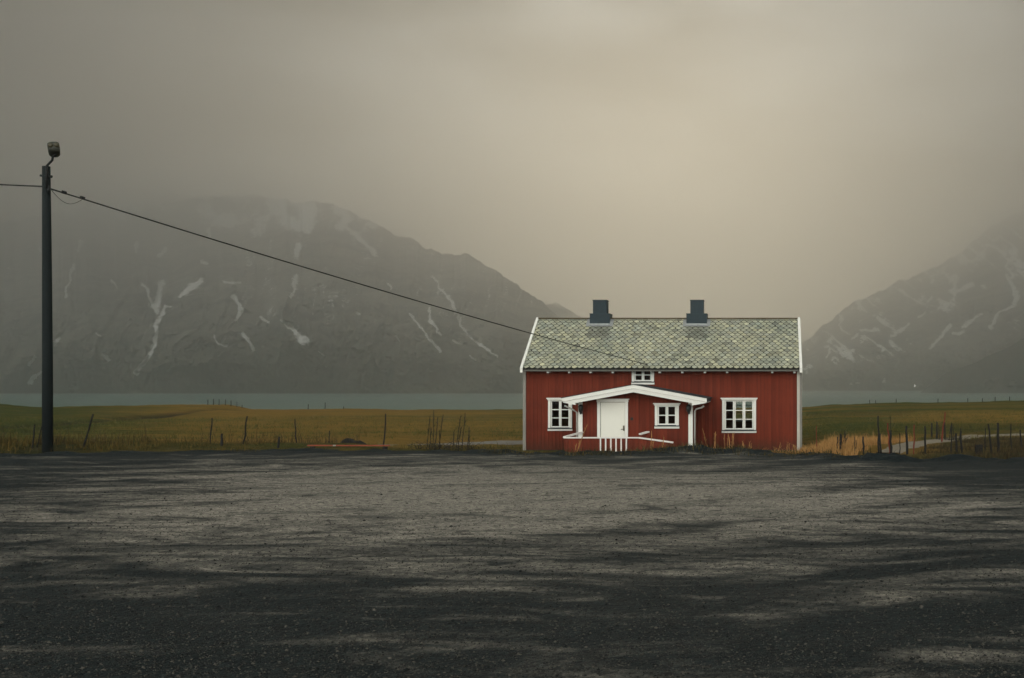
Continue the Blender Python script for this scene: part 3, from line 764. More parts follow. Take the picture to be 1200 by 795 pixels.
mb = MB(); mb.box(PX0+.1, PX1-.1, PW+.1, 49.95, -1.06, -1.0); mb.build('porch_floor', M['dark'], house)
EL, ER = X(659, PEY), X(828.3, PEY)
mb = MB()
for xe in (EL, ER):
    mb.hexa([(PR,PEY+.03,PTOP-.13),(xe,PEY+.03,ptop(xe)-.13),(xe,49.97,ptop(xe)-.13),(PR,49.97,PTOP-.13)], [(PR,PEY+.03,PTOP+.0),(xe,PEY+.03,ptop(xe)+.0),(xe,49.97,ptop(xe)+.0),(PR,49.97,PTOP+.0)], .9)
    sg = 1 if xe > PR else -1
    mb.hexa([(PR,PEY-.05,PTOP+.004),(xe+.05*sg,PEY-.05,ptop(xe+.05*sg)+.004),(xe+.05*sg,49.97,ptop(xe+.05*sg)+.004),(PR,49.97,PTOP+.004)], [(PR,PEY-.05,PTOP+.03),(xe+.05*sg,PEY-.05,ptop(xe+.05*sg)+.03),(xe+.05*sg,49.97,ptop(xe+.05*sg)+.03),(PR,49.97,PTOP+.03)], 1.0)
proof = mb.build('porch_roof', M['felt'], house)
for xe in (EL, ER):
    mb = MB(); zt = ptop(xe)
    # upper fascia over a wider lower board, cut level at the eave
    mb.hexa([(PR,PEY-.03,PTOP-.15),(xe,PEY-.03,zt-.15),(xe,PEY+.03,zt-.15),(PR,PEY+.03,PTOP-.15)], [(PR,PEY-.03,PTOP),(xe,PEY-.03,zt),(xe,PEY+.03,zt),(PR,PEY+.03,PTOP)])
    xi = xe + (.55 if xe < PR else -.62)
    zi = ptop(xi)-.31; zl = zt-.29
    mb.hexa([(PR,PEY+.0,PTOP-.31),(xi,PEY+.0,max(zi, zl)),(xi,PEY+.06,max(zi, zl)),(PR,PEY+.06,PTOP-.31)], [(PR,PEY+.0,PTOP-.155),(xi,PEY+.0,ptop(xi)-.155),(xi,PEY+.06,ptop(xi)-.155),(PR,PEY+.06,PTOP-.155)], .96)
    xt = xe + (.03 if xe < PR else -.03)
    mb.hexa([(xi,PEY+.0,zl),(xt,PEY+.0,zl+.10),(xt,PEY+.06,zl+.10),(xi,PEY+.06,zl)], [(xi,PEY+.0,ptop(xi)-.155),(xt,PEY+.0,zt-.155),(xt,PEY+.06,zt-.155),(xi,PEY+.06,ptop(xi)-.155)], .96)
    mb.build('barge_board', M['white'], house)
    mb = MB(); mb.hexa([(xi,PEY+.07,zl+.03),(xt,PEY+.07,zl+.10),(xt,49.95,zl+.10),(xi,49.95,zl+.03)], [(xi,PEY+.07,zl+.05),(xt,PEY+.07,zl+.12),(xt,49.95,zl+.12),(xi,49.95,zl+.05)], .95); mb.build('soffit', M['white'], house)
for pa, pb in ((677.8, 682.8), (806.8, 811.9)):
    mb = MB(); mb.box(X(pa, PW), X(pb, PW), PW-.06, PW-.003, HG-.1, ptop(X(pa, PW))-.2); mb.build('corner_board', M['white'], house)
# downpipes
def pipe(pts, name): 
    mb = MB(); mb.tube(pts, .038, 10); return mb.build(name, M['steel'], house)
pipe([(X(824.5,46.6),46.7,Z(476,46.7)), (X(822,46.7),46.75,Z(478,46.7)), (X(816,46.9),46.88,Z(479.5,46.9)), (X(814.4,46.95),46.93,Z(482,46.9)), (X(814.2,46.95),46.95,HG)], 'downpipe')
pipe([(X(661,46.6),46.7,Z(475.5,46.7)), (X(665,46.7),46.75,Z(477.4,46.7)), (X(672,46.9),46.88,Z(480.6,46.9)), (X(676,46.95),46.93,Z(483.5,46.9)), (X(676.2,46.95),46.95,HG)], 'downpipe')
# lanterns under the porch eaves
for px in (680.8, 807.2):
    x = X(px, 46.85); zt = Z(473.5, 46.85); mb = MB()
    mb.bar((x, 46.95, zt-.06), (x, 46.78, zt-.04), .04, .03); mb.tube([(x,46.78,zt-.03),(x,46.78,zt-.05),(x,46.78,zt-.10),(x,46.78,zt-.30),(x,46.78,zt-.36),(x,46.78,zt-.44)], [.02,.07,.105,.09,.05,.025], 6)
    mb.box(x-.05, x+.05, PW-.085, PW-.062, zt-.42, zt-.02)
    mb.build('wall_lantern', M['black'], house)
# door
x0, x1, z0, z1 = DOOR
mb = MB(); t = .125
mb.box(x0, x0+t, PW-.05, PW-.002, HG+.1, z1-.12); mb.box(x1-t, x1, PW-.05, PW-.002, HG+.1, z1-.12); mb.box(x0-.02, x1+.02, PW-.06, PW-.002, z1-.118, z1-.02); mb.box(x0-.06, x1+.06, PW-.09, PW-.002, z1-.02, z1+.02)
door = mb.build('door', M['white'], house)
mb = MB(); mb.box(x0+t+.012, x1-t-.012, PW+.01, PW+.06, -1.05, z1-.135); mb.build('door_leaf', M['door'], door)
mb = MB(); hxx = X(731, PW); mb.box(hxx-.03, hxx+.03, PW-.012, PW+.01, Z(505, PW), Z(499, PW), 1); mb.tube([(hxx, PW-.05, Z(503.2, PW)), (hxx-.12, PW-.05, Z(503.2, PW))], .014, 8); mb.tube([(hxx, PW+.0, Z(503.2, PW)), (hxx, PW-.055, Z(503.2, PW))], .014, 8); mb.tube([(hxx, PW-.04, Z(500.4, PW)), (hxx, PW+.0, Z(500.4, PW))], .03, 10)
mb.build('door_handle', M['brass'], door)
for pz in (476, 499):
    mb = MB(); mb.box(x0+t-.01, x0+t+.02, PW-.02, PW+.01, Z(pz+2.5, PW), Z(pz, PW)); mb.build('door_hinge', M['steel'], door)
window(W_PORCH, PW, 2, 2)
mb = MB(); mb.box(X(739, PW), X(742, PW), PW-.05, PW-.024, Z(492.6, PW), Z(489.4, PW)); mb.build('doorbell_plate', M['black'], house)

# --- deck with its railing in front of the porch
RY = 45.0
rx = lambda px: X(px, RY)
zr = Z(512.6, RY)
deck = thing('entrance_deck', (rx(705), RY+.9, HG), 'low red deck railing with white handrail and white balusters in front of the porch door', 'deck railing')
mb = MB(); rr = random.Random(2)
yy = np.linspace(RY+.08, PW-.1, 14)
for a, b in zip(yy[:-1], yy[1:]): mb.box(rx(661.5), rx(752), a+.004, b-.004, -1.12, -1.08, rr.uniform(.7, 1.1))
mb.build('deck_floor', M['grey'], deck)
mb = MB(); mb.bar((rx(660.6), RY, zr-.02), (rx(748.5), RY, zr-.02), .13, .05); mb.build('handrail', M['rail'], deck)
mb = MB(); mb.bar((rx(748.7), RY, zr-.02), (rx(789), RY, Z(518.2, RY)-.02), .13, .06); mb.build('handrail', M['rail'], deck, 0); 
mb = MB(); mb.bar((rx(661.2), RY+.06, zr+.0), (X(682, 46.9), 46.9, Z(506.8, 46.9)), .13, .06); mb.build('handrail', M['rail'], deck)
mb = MB(); mb.bar((X(750, 46.2), 46.2, Z(509, 46.2)), (X(759.6, 46.7), 46.7, Z(506.3, 46.7)), .13, .06); mb.build('handrail', M['rail'], deck)
mb = MB(); mb.box(X(751.5, 46.3)-.04, X(751.5, 46.3)+.04, 46.28, 46.36, HG, Z(509.6, 46.3)); mb.box(X(758, 46.65)-.04, X(758, 46.65)+.04, 46.6, 46.68, HG, Z(507.4, 46.65)); mb.build('post', M['red'], deck)
def infill(pa, pb, zt):
    mb = MB(); x0, x1 = rx(pa), rx(pb); n = max(1, round((x1-x0)/.15)); w_ = (x1-x0)/n
    for i in range(n):
        a, b = x0+i*w_, x0+(i+1)*w_
        mb.hexa([(a+.003,RY-.02,HG-.25),(b-.003,RY-.02,HG-.25),(b-.003,RY+.02,HG-.25),(a+.003,RY+.02,HG-.25)], [(a+.003,RY-.02,zt(a)),(b-.003,RY-.02,zt(b)),(b-.003,RY+.02,zt(b)),(a+.003,RY+.02,zt(a))], rr.uniform(.78, 1.12))
    mb.build('board_panel', M['red'], deck)
infill(661.4, 748.6, lambda x: zr-.05)
infill(748.9, 783, lambda x: zr-.06-(x-rx(748.6))*(zr-Z(518.2, RY))/(rx(789)-rx(748.6)))
for i in range(6):
    px = 703.9+i*6.05; mb = MB(); mb.box(rx(px)-.028, rx(px)+.028, RY-.06, RY-.022, HG-.2, zr-.05); mb.build('baluster', M['rail'], deck)
mb = MB(); mb.box(rx(702.8), rx(735.2), RY+.022, RY+.05, HG-.05, HG+.06, .8); mb.box(rx(661.4), rx(735.2), RY+.05, RY+.08, -1.2, -1.13, .7); mb.build('bottom_rail', M['red'], deck)
mb = MB(); n = 12
for i in range(n):
    f0, f1 = i/n, (i+1)/n
    xa = rx(661.6)-.02; mb.box(rx(661.4)-.02, rx(661.4)+.02, RY+.03+f0*1.85+.003, RY+.03+f1*1.85-.003, HG-.2, zr-.06+f0*.03, rr.uniform(.75, 1.1))
mb.build('board_panel', M['red'], deck)

# ------------------------------------------------------------------ utility pole and cables
PD = 28.0
pole = thing('utility_pole', (X(55.8, PD), PD, gz(X(55.8, PD), PD)-.05), 'tall dark timber utility pole with a street lamp on top, left of the gravel lot', 'utility pole')
bx = X(55.8, PD); zt = Z(195.3, PD)
mb = MB(); mb.tube([(bx, PD, -.4), (bx-.005, PD, 2.5), (bx-.02, PD, 5.2), (bx-.035, PD, zt)], [.128, .118, .105, .092], 16); shaft = mb.build('pole_shaft', M['pole'], pole)
mb = MB(); mb.tube([(X(52, PD), PD-.06, Z(206.3, PD)), (X(63.5, PD), PD-.10, Z(208.2, PD))], .022, 8); mb.tube([(X(62.7, PD), PD-.10, Z(208, PD)), (X(63.8, PD), PD-.10, Z(208.3, PD))], .034, 8); mb.tube([(X(48.4, PD), PD-.04, Z(206.2, PD)), (X(52, PD), PD-.05, Z(206.8, PD))], .026, 8); mb.build('cross_bolt', M['black'], pole)
mb = MB(); mb.tube([(X(58.6, PD), PD-.13, Z(222, PD)), (X(58.7, PD), PD-.13, Z(203, PD)), (X(59.3, PD), PD-.15, Z(196, PD)), (X(60.8, PD-.2), PD-.19, Z(188, PD-.2)), (X(62.4, PD-.25), PD-.24, Z(180, PD-.25))], .028, 8); mb.build('lamp_arm', M['black'], pole)
# lamp head: rounded casing tilted up towards the lot, two glass bowls below
hc = Vector((X(63.3, PD-.25), PD-.25, Z(176.3, PD-.25)))
RH = Matrix.Rotation(math.radians(33), 3, 'Z') @ Matrix.Rotation(math.radians(-8), 3, 'Y') @ Matrix.Rotation(math.radians(-14), 3, 'X')
def hp(x, y, z): return hc + RH @ (Vector((x, y, z))*.92)
bm = MB(); nseg = 16; rings = []
for yy_, wv, hv_, dz in ((.30, .05, .05, 0), (.27, .10, .09, 0), (.12, .138, .135, .0), (-.10, .143, .142, .005), (-.22, .138, .138, .01), (-.27, .115, .115, .012), (-.285, .06, .06, .015)):
    ring = []
    for j in range(nseg):
        a = 2*math.pi*j/nseg; cx_, sz_ = math.cos(a), math.sin(a)
        sx_ = math.copysign(abs(cx_)**.5, cx_); sy_ = math.copysign(abs(sz_)**.5, sz_)
        ring.append(hp(sx_*wv*(1.0+.07*sz_), yy_, sy_*hv_+dz))
    rings.append(ring)
vs = [p for r_ in rings for p in r_]; fs = []
for i in range(len(rings)-1):
    for j in range(nseg): fs.append((i*nseg+j, i*nseg+(j+1)%nseg, (i+1)*nseg+(j+1)%nseg, (i+1)*nseg+j))
bm.add(vs, fs, 1.0, True); bm.add(rings[0], [list(range(nseg))]); bm.add(rings[-1], [list(range(nseg))[::-1]])
head = bm.build('lamp_head', M['lamp'], pole)
for sx in (-1, 1):
    bm = MB(); bm.tube([hp(sx*.068, -.20, .02), hp(sx*.068, -.28, .02), hp(sx*.068, -.315, .02), hp(sx*.068, -.325, .02)], [.062, .06, .045, .015], 12); bm.build('lamp_bowl', M['lens'], head)
bm = MB(); bm.tube([hp(0, .22, -.05), hp(0, -.02, -.13), hp(0, -.06, -.19)], [.04, .045, .04], 8); bm.build('lamp_socket', M['black'], head)
bm = MB(); bm.tube([(X(60.2, PD), PD-.1, Z(218.5, PD)), (X(60.6, PD), PD-.12, Z(227, PD))], .03, 8); bm.tube([(X(59, PD), PD, Z(221.5, PD)), (X(63.5, PD), PD-.02, Z(223, PD))], .02, 8); bm.build('cable_clamp', M['black'], pole)
# service cable to the house
a = Vector((X(61.0, PD), PD-.02, Z(222.0, PD))); b = Vector((X(758, 49.5), 49.5, Z(427.4, 49.5)))
pts = []
for i in range(49):
    t = i/48; p = a.lerp(b, t); p.z -= .55*t*(1-t)*1.0; pts.append(p)
bm = MB(); bm.tube(pts, .0185, 6)
for t in (.010, .028): 
    p = a.lerp(b, t); q = a.lerp(b, t+.004); bm.tube([p+Vector((0,0,.01)), q+Vector((0,0,.01))], .04, 8)
lp = []
for i in range(13):
    t = i/12; p = a.lerp(b, .030*t); p.z -= .22*math.sin(math.pi*t)+.03; lp.append(p)
bm.tube(lp, .006, 5)
c1 = bm.build('power_cable', M['cable']); tag(c1, 'long black service cable sloping down from the utility pole to the red house', 'cable')
b2 = Vector((X(50.5, PD), PD-.02, Z(218.9, PD))); a2 = Vector((X(-560, PD), PD+1.5, Z(160, PD)))
pts = []
for i in range(33):
    t = i/32; p = b2.lerp(a2, t); p.z -= .5*t*(1-t); pts.append(p)
bm = MB(); bm.tube(pts, .0185, 6); c2 = bm.build('power_cable', M['cable']); tag(c2, 'short run of black cable left of the utility pole, leaving the picture', 'cable')
b3 = Vector((b.x, b.y, b.z)); bm = MB(); bm.tube([b3, (b3.x, 49.62, b3.z-.02)], .03, 8); bm.build('cable_hook', M['black'], house)

# ------------------------------------------------------------------ stakes and fence posts
def post_mb(p0, p1, r, seed=0, square=False, taper=.75, rough=True):
    rr = random.Random(seed); m = MB(); p0 = Vector(p0); p1 = Vector(p1); n = 5; pts = []; rs = []
    for i in range(n+1):
        t = i/n; p = p0.lerp(p1, t); w = (p1-p0).length*.018 if rough and 0 < i < n else 0
        pts.append(p+Vector((rr.uniform(-w, w), rr.uniform(-w, w), 0))); rs.append(r*(1+(taper-1)*t)*rr.uniform(.9, 1.1))
    m.tube(pts, rs, 4 if square else 7); return m
def stake(name, label, cat, group, px0, y0, px1, y1, r, d, mat='post', seed=0):
    """base pixel (px0,y0 only as a hint), top pixel; stands on the ground at distance d"""
    x0 = X(px0, d); z0 = lotz(x0, d)-.12
    o = post_mb((x0, d, z0), (X(px1, d), d, Z(y1, d)), r, seed).build(name, M[mat]); return tag(o, label, cat, group)
LG = 'leaning sticks along the left edge of the gravel lot'
for i, (a, b, c, d_, r, dd_, lb) in enumerate([
    (37.4,528,40.6,497.6,.022,28.6,'thin dark upright stick just left of the utility pole'),
    (42.5,529,48.8,500,.016,28.8,'thin slanting stick almost touching the utility pole on its left'),
    (96,528.5,109.2,485.5,.028,28.8,'tall crooked stick leaning strongly right, first one right of the utility pole'),
    (245.6,519,248.5,490,.021,29.6,'slim stick leaning slightly right just left of the shortest stout peg'),
    (285,520.5,289.7,488,.026,29.6,'tall slim stick leaning right between the two short stout pegs'),
    (347.2,520,345.6,491.4,.02,29.8,'slim straight stick just right of the second short stout peg'),
    (449.7,520,451.8,485,.022,30,'tall solitary slim stick near the right end of the orange bar'),
    (385.8,519,386,505,.018,30,'short faint stick behind the left half of the orange bar')]):
    o = stake('wooden_stick', lb, 'stick', LG, a, b, c, d_, r, dd_, 'post', i)
for i, (a, b, c, d_, lb) in enumerate([(259.8,519.6,260,508.2,'short stout dark peg in the left verge, the more upright of the two pegs'), (325.4,522,327.2,511.8,'short stout dark peg leaning right in the left verge')]):
    stake('wooden_peg', lb, 'peg', 'short stout pegs in the left verge', a, b, c, d_, .036, 28.9, 'post', 30+i)
RG = 'old fence posts beside the track on the right'
RP = [(981.2,533,981.6,512,.026,'slender post, left one of the close pair nearest the red house'), (983.6,533,985.2,508.6,.04,'stout post, right one of the close pair nearest the red house'),
 (1001.3,532,1001.6,512,.016,'thin stick standing just left of the single stout post in the orange dry grass'), (1003.6,532,1003.2,516,.013,'very thin short stick standing in the orange dry grass'),
 (1012.2,533.5,1011.6,511.8,.036,'single stout post standing alone in the orange dry grass'), (1029.6,532.5,1029.0,487.5,.03,'tallest dark post at the right end of the dry grass, rising well above its neighbours'),
 (1032.8,532.5,1031.2,508.5,.034,'short stout post close against the right side of the tallest post'), (1044.3,529,1043.6,504,.042,'thick dark post right beside the first red stake'),
 (1043.4,512,1043,488,.013,'thin twig-like stick rising behind the thick post at the first red stake'), (1054.8,531,1054.4,508,.018,'thin faint post between the two red stakes'),
 (1062.8,531.3,1062.2,499.4,.042,'thick dark post standing in the mouth of the pale track'), (1084.6,534.5,1083.8,499.6,.036,'dark post on the near side of the pale track, right of the second red stake'),
 (1114.8,532,1115.2,496,.026,'slim tall post left of the leaning red-tipped stick pair on the track bend'), (1121.5,532,1120.4,508,.038,'stout short post on the track bend'),
 (1127,527,1126,505,.036,'stout leaning post at the right of the track bend'), (1154.4,533,1154.8,502,.022,'slim post left of the strongly leaning dark post in the rough grass'),
 (1162.8,532.5,1158,497,.034,'dark post leaning strongly left in the rough grass'), (1170.4,533.6,1169.4,495.8,.05,'thickest post near the right edge of the photo'),
 (1185,517,1184.6,497,.024,'slim post right of the thickest post'), (1197,518,1195.6,504,.036,'short stout post at the right edge of the photo')]
for i, (a, b, c, d_, r, lb) in enumerate(RP):
    dd_ = 29.5+.5*math.sin(i*2.3)+(3.0 if b < 520 else 0)
    stake('fence_post', lb, 'fence post', RG, a, b, c, d_, r*.85, dd_, 'post', 50+i)
for i, (a, b, c, d_, r, dd_, lb) in enumerate([(1042.6,526,1040.4,496,.02,30.5,'thin faded red stake leaning left in the orange dry grass'), (1070.8,531,1071.3,498,.02,29.5,'upright faded red stake beside the mouth of the pale track'),
    (957,531,956.8,499,.014,30.5,'thin red stake just right of the house corner'), (1103.2,510,1107.6,483,.034,46,'thick reddish stick leaning right beyond the pale track')]):
    stake('red_stake', lb, 'stake', 'red marker stakes on the right', a, b, c, d_, r, dd_, 'redstake', 80+i)
for i, (a, c, d_, lb) in enumerate([(1092,1091.8,496,'farther fence post beyond the track, leftmost of the back row'), (1098,1098,494.5,'farther fence post beyond the track, second of the back row, the tallest'), (1107.4,1107,495,'farther fence post beyond the track, right of the leaning reddish stick')]):
    stake('fence_post', lb, 'fence post', 'fence posts beyond the pale track', a, 506, c, d_, .05, 52, 'post', 90+i)
# far fence posts on the skyline of the field
def far_posts(lst, d, label, group, hgt):
    proto = None
    for i, (px, h) in enumerate(lst):
        x = X(px, d); z = gz(x, d)
        if proto is None:
            proto = post_mb((x, d, z-.2), (x+.03, d, z+hgt), .055, i).build('fence_post', M['post']); o = proto; base = o.location.copy(); b0 = (x, z)
        else:
            o = proto.copy(); col.objects.link(o); o.location = base+Vector((x-b0[0], 0, z-b0[1])); o.scale = (1, 1, h)
        tag(o, label, 'fence post', group)
far_posts([(243.4,.8),(250,1.1),(256.5,1.1),(264,1.1),(270.5,1.1),(277.5,1),(283.4,.7)], 133, 'tiny distant fence post on top of the grassy mound by the water', 'tiny posts on the grassy mound', .62)
far_posts([(1019,.8),(1026,.8),(1050,.9),(1099,1),(1134,1),(1151,.9),(1166,1.1),(1183,1)], 139, 'tiny distant fence post on the skyline of the right-hand field', 'tiny posts along the right field edge', .5)
far_posts([(361,.9),(380.8,1.2),(402.5,.6)], 137, 'tiny distant fence post on the skyline of the left field', 'tiny posts along the left field edge', .62)

# ------------------------------------------------------------------ things lying in the left verge
bd = 28.9
p0 = Vector((X(360.5, bd), bd, Z(522.2, bd))); p1 = Vector((X(455.5, bd), bd+.1, Z(522.6, bd)))
bar = thing('barrier_bar', ((p0.x+p1.x)/2, bd, gz((p0.x+p1.x)/2, bd)), 'long orange-red barrier bar lying low along the verge in front of the black tarpaulin heap', 'barrier bar')
q = p0.lerp(p1, .31); q2 = p0.lerp(p1, .345)
mb = MB(); mb.bar(p0, q, .05, .036); mb.bar(q2, p1, .05, .036); mb.build('painted_bar', M['orange'], bar)
mb = MB(); mb.bar(q, q2, .052, .038); mb.build('white_band', M['grey'], bar)
for t in (.06, .5, .94):
    c = p0.lerp(p1, t); mb = MB(); mb.box(c.x-.05, c.x+.05, c.y-.05, c.y+.05, gz(c.x, c.y)-.1, c.z-.03); mb.build('support_block', M['post'], bar)
# tarpaulin heap
td = 31.0; cx = X(416, td); hw = X(433, td)-X(399.5, td); nx, ny = 46, 22
tx, ty = np.meshgrid(np.linspace(-1, 1, nx), np.linspace(-1, 1, ny))
r2 = np.clip(1-(np.abs(tx)**2.4+np.abs(ty)**2), 0, 1)
zz = (Z(514.6, td)-gz(cx, td)+.12)*r2**.45*(.85+.25*np.exp(-((tx+.45)/.3)**2)+.35*(fbm(tx*2+9, ty*2, 4)-.5)-.12*tx)
tx2 = cx+tx*hw/2; ty2 = td+ty*.55
th = grid_mesh('tarpaulin_heap', tx2, ty2, height(tx2, ty2)-.12+zz, M['tarp'], dict(tint=np.ones(tx.shape)))
tag(th, 'low heap covered with black tarpaulin in the grass behind the orange bar', 'tarpaulin heap')

# ------------------------------------------------------------------ vegetation
def blades(name, xs, ys, zs, hs, ws, lean, mat, kind='stuff', seed=1, label=None, cat=None, group=None):
    r = np.random.default_rng(seed); n = len(xs)
    ang = r.random(n)*2*np.pi; ux, uy = np.cos(ang), np.sin(ang)
    la = r.random(n)*2*np.pi; lv = lean*np.abs(r.normal(0, 1, n))*hs
    lxv, lyv = np.cos(la)*lv, np.sin(la)*lv
    co = np.zeros((n, 5, 3), np.float32)
    co[:, 0] = np.stack([xs-ux*ws, ys-uy*ws, zs], -1); co[:, 1] = np.stack([xs+ux*ws, ys+uy*ws, zs], -1)
    mx_, my_, mz_ = xs+lxv*.35, ys+lyv*.35, zs+hs*.6
    co[:, 2] = np.stack([mx_+ux*ws*.7, my_+uy*ws*.7, mz_], -1); co[:, 3] = np.stack([mx_-ux*ws*.7, my_-uy*ws*.7, mz_], -1)
    co[:, 4] = np.stack([xs+lxv, ys+lyv, zs+hs*np.clip(1-lean*.3, .5, 1)], -1)
    me = bpy.data.meshes.new(name); me.vertices.add(n*5); me.vertices.foreach_set('co', co.ravel())
    b = (np.arange(n)*5)[:, None]
    lv_ = np.concatenate([b+np.array([0,1,2,3]), b+np.array([3,2,4])], 1).astype(np.int32)
    me.loops.add(n*7); me.loops.foreach_set('vertex_index', lv_.ravel())
    me.polygons.add(n*2)
    ls = np.stack([np.arange(n)*7, np.arange(n)*7+4], -1).astype(np.int32); lt = np.tile(np.array([4,3], np.int32), n)
    me.polygons.foreach_set('loop_start', ls.ravel()); me.polygons.foreach_set('loop_total', lt)
    me.update(calc_edges=True)
    a = me.attributes.new('tint', 'FLOAT', 'FACE'); a.data.foreach_set('value', np.repeat(r.random(n), 2).astype(np.float32))
    me.materials.append(mat); o = bpy.data.objects.new(name, me); col.objects.link(o)
    if kind: o['kind'] = kind
    return o
M['blade_verge'] = mat_blade('verge_grass_blades', (.030, .034, .010), (.13, .085, .025))
M['blade_straw'] = mat_blade('dry_straw_blades', (.40, .225, .085), (.24, .125, .04))
M['blade_rough'] = mat_blade('rough_brown_grass_blades', (.020, .020, .012), (.075, .050, .022))
M['blade_field'] = mat_blade('field_grass_blades', (.05, .062, .014), (.125, .095, .026))
M['blade_earth'] = mat_blade('dark_bank_weeds', (.022, .026, .012), (.10, .072, .03))
def scatter(n, u0, u1, d0, d1, dens=None, seed=0):
    r = np.random.default_rng(seed); u = r.uniform(u0, u1, n); d = r.uniform(d0, d1, n); x = (u-P_X)/F_PX*d
    keep = np.ones(n, bool)
    if dens is not None: keep = r.random(n) < dens(u, d, x)
    # keep clear of the house
    keep &= ~((x > HX0-.1) & (x < HX1+.1) & (d > 49.9) & (d < 56.1)) & ~((x > PX0-.3) & (x < PX1+.1) & (d > 44.9) & (d < 50))
    x, d = x[keep], d[keep]; return x, d, np.maximum(ground(x, d), -2)
clump = lambda u, d, x: np.clip((fbm(x*.9, d*.9, 4)-.40)*5, .03, 1)
r = np.random.default_rng(5)
x, d, z = scatter(60000, -160, 615, 27.6, 36, lambda u, d, x: clump(u, d, x)*np.interp(d, [27.6,28.6,31,36], [.25,1,.9,.5])*np.interp(u, [300,350,470,640], [1,.35,.35,.8]), 1)
vu = P_X+F_PX*x/d
blades('verge_grass', x, d, z-.03, (r.gamma(3, .033, len(x))+.02)*np.interp(vu, [-100,200,340,480,640], [1.5,1.2,.45,.5,1]), np.full(len(x), .006), .5, M['blade_verge'], seed=2)
x, d, z = scatter(16000, -120, 420, 28, 32, lambda u, d, x: np.clip((fbm(x*.45+3, d*.6, 3)-.5)*7, 0, 1)*np.interp(u, [-120,0,130,200,420], [1,1,.7,.25,.1]), 8)
blades('tall_verge_grass', x, d, z-.03, r.gamma(3, .075, len(x))+.04, np.full(len(x), .006), .35, M['blade_rough'], seed=9)
def trackclear(x, d):
    tu = np.interp(d, [30.5,37,45,53,57,60], [1040,1062,1085,1120,1165,1300]); return np.abs((x-(tu-P_X)/F_PX*d)) > np.interp(d, [28,30,40,53,57], [.8,.8,1.1,1.3,2.8])
x, d, z = scatter(70000, 938, 1112, 27.5, 50, lambda u, d, x: np.clip(clump(u, d, x)*1.3, 0, 1)*np.interp(d, [27.5,29.5,33,44,50], [.15,.5,1,1,.3])*(trackclear(x, d))*(u < np.interp(d, [27,34,46,50], [1046,1062,1100,1112])), 3)
blades('dry_grass', x, d, z-.03, r.gamma(4, .048, len(x))+.04, np.full(len(x), .008), .5, M['blade_straw'], seed=4)
x, d, z = scatter(60000, 1040, 1420, 25.5, 52, lambda u, d, x: clump(u, d, x)*trackclear(x, d)*(u > np.interp(d, [25,34,46,50], [1046,1075,1112,1124])), 6)
blades('rough_grass', x, d, z-.03, (r.gamma(3, .05, len(x))+.03)*np.interp(P_X+F_PX*x/d, [1040,1120,1220], [.3,.6,1]), np.full(len(x), .007), .5, M['blade_rough'], seed=7)
x, d, z = scatter(60000, 560, 1420, 24.2, 30.5, lambda u, d, x: clump(u, d, x)*np.exp(-((d-lot_edge(x, d)[1]+.2)/1.0)**2), 12)
blades('bank_weeds', x, d, z-.04, r.gamma(3, .03, len(x))+.015, np.full(len(x), .008), .8, M['blade_earth'], seed=13)
x, d, z = scatter(60000, -150, 640, 50, 105, lambda u, d, x: clump(u, d, x)*(np.abs(d-57) > 4), 14)
blades('field_grass', x, d, z-.03, r.gamma(3, .045, len(x))+.03, np.full(len(x), .014), .5, M['blade_field'], seed=15)
x, d, z = scatter(50000, 930, 1420, 50, 110, lambda u, d, x: clump(u, d, x)*(np.abs(d-57) > 3.5), 16)
blades('field_grass', x, d, z-.03, r.gamma(3, .04, len(x))+.03, np.full(len(x), .014), .5, M['blade_field'], seed=17)

# loose stones lying on the gravel
def stones(name, n, seed):
    r = np.random.default_rng(seed)
    d = 5.5/(1-r.random(n)*.78); u = r.uniform(-60, 1260, n); x = (u-P_X)/F_PX*d
    keep = d < lot_edge(x, d)[1]-.3; x, d = x[keep], d[keep]; n = len(x)
    s_ = np.clip(r.lognormal(-5.25, .42, n), .003, .022)*np.where(r.random(n) < .002, 1.8, 1)
    base = np.array([[1,0,0],[0,1,0],[-1,0,0],[0,-1,0],[0,0,.75],[0,0,-.6]], float)
    a = r.random(n)*6.28; ca_, sa_ = np.cos(a), np.sin(a)
    v = base[None]*s_[:, None, None]*r.uniform(.65, 1.3, (n, 6, 1))
    vx = v[..., 0]*ca_[:, None]-v[..., 1]*sa_[:, None]; vy = v[..., 0]*sa_[:, None]+v[..., 1]*ca_[:, None]
    z0 = lot_height(x, d)[0]
    co = np.stack([vx+x[:, None], vy+d[:, None], v[..., 2]*.8+z0[:, None]+.2*s_[:, None]], -1).astype(np.float32)
    tri = np.array([[0,1,4],[1,2,4],[2,3,4],[3,0,4],[1,0,5],[2,1,5],[3,2,5],[0,3,5]])
    f = ((np.arange(n)*6)[:, None, None]+tri[None]).reshape(-1, 3).astype(np.int32)
    me = bpy.data.meshes.new(name); me.vertices.add(n*6); me.vertices.foreach_set('co', co.ravel())
    me.loops.add(f.size); me.loops.foreach_set('vertex_index', f.ravel()); me.polygons.add(len(f))
    me.polygons.foreach_set('loop_start', np.arange(0, f.size, 3, dtype=np.int32)); me.polygons.foreach_set('loop_total', np.full(len(f), 3, dtype=np.int32))
    me.update(calc_edges=True)
    at = me.attributes.new('tint', 'FLOAT', 'FACE'); at.data.foreach_set('value', np.repeat(r.random(n)**1.6, 8).astype(np.float32))
    me.materials.append(mat_blade('loose_stone', (.014, .016, .016), (.105, .097, .082))); o = bpy.data.objects.new(name, me); col.objects.link(o); o['kind'] = 'stuff'
stones('loose_stones', 75000, 21)

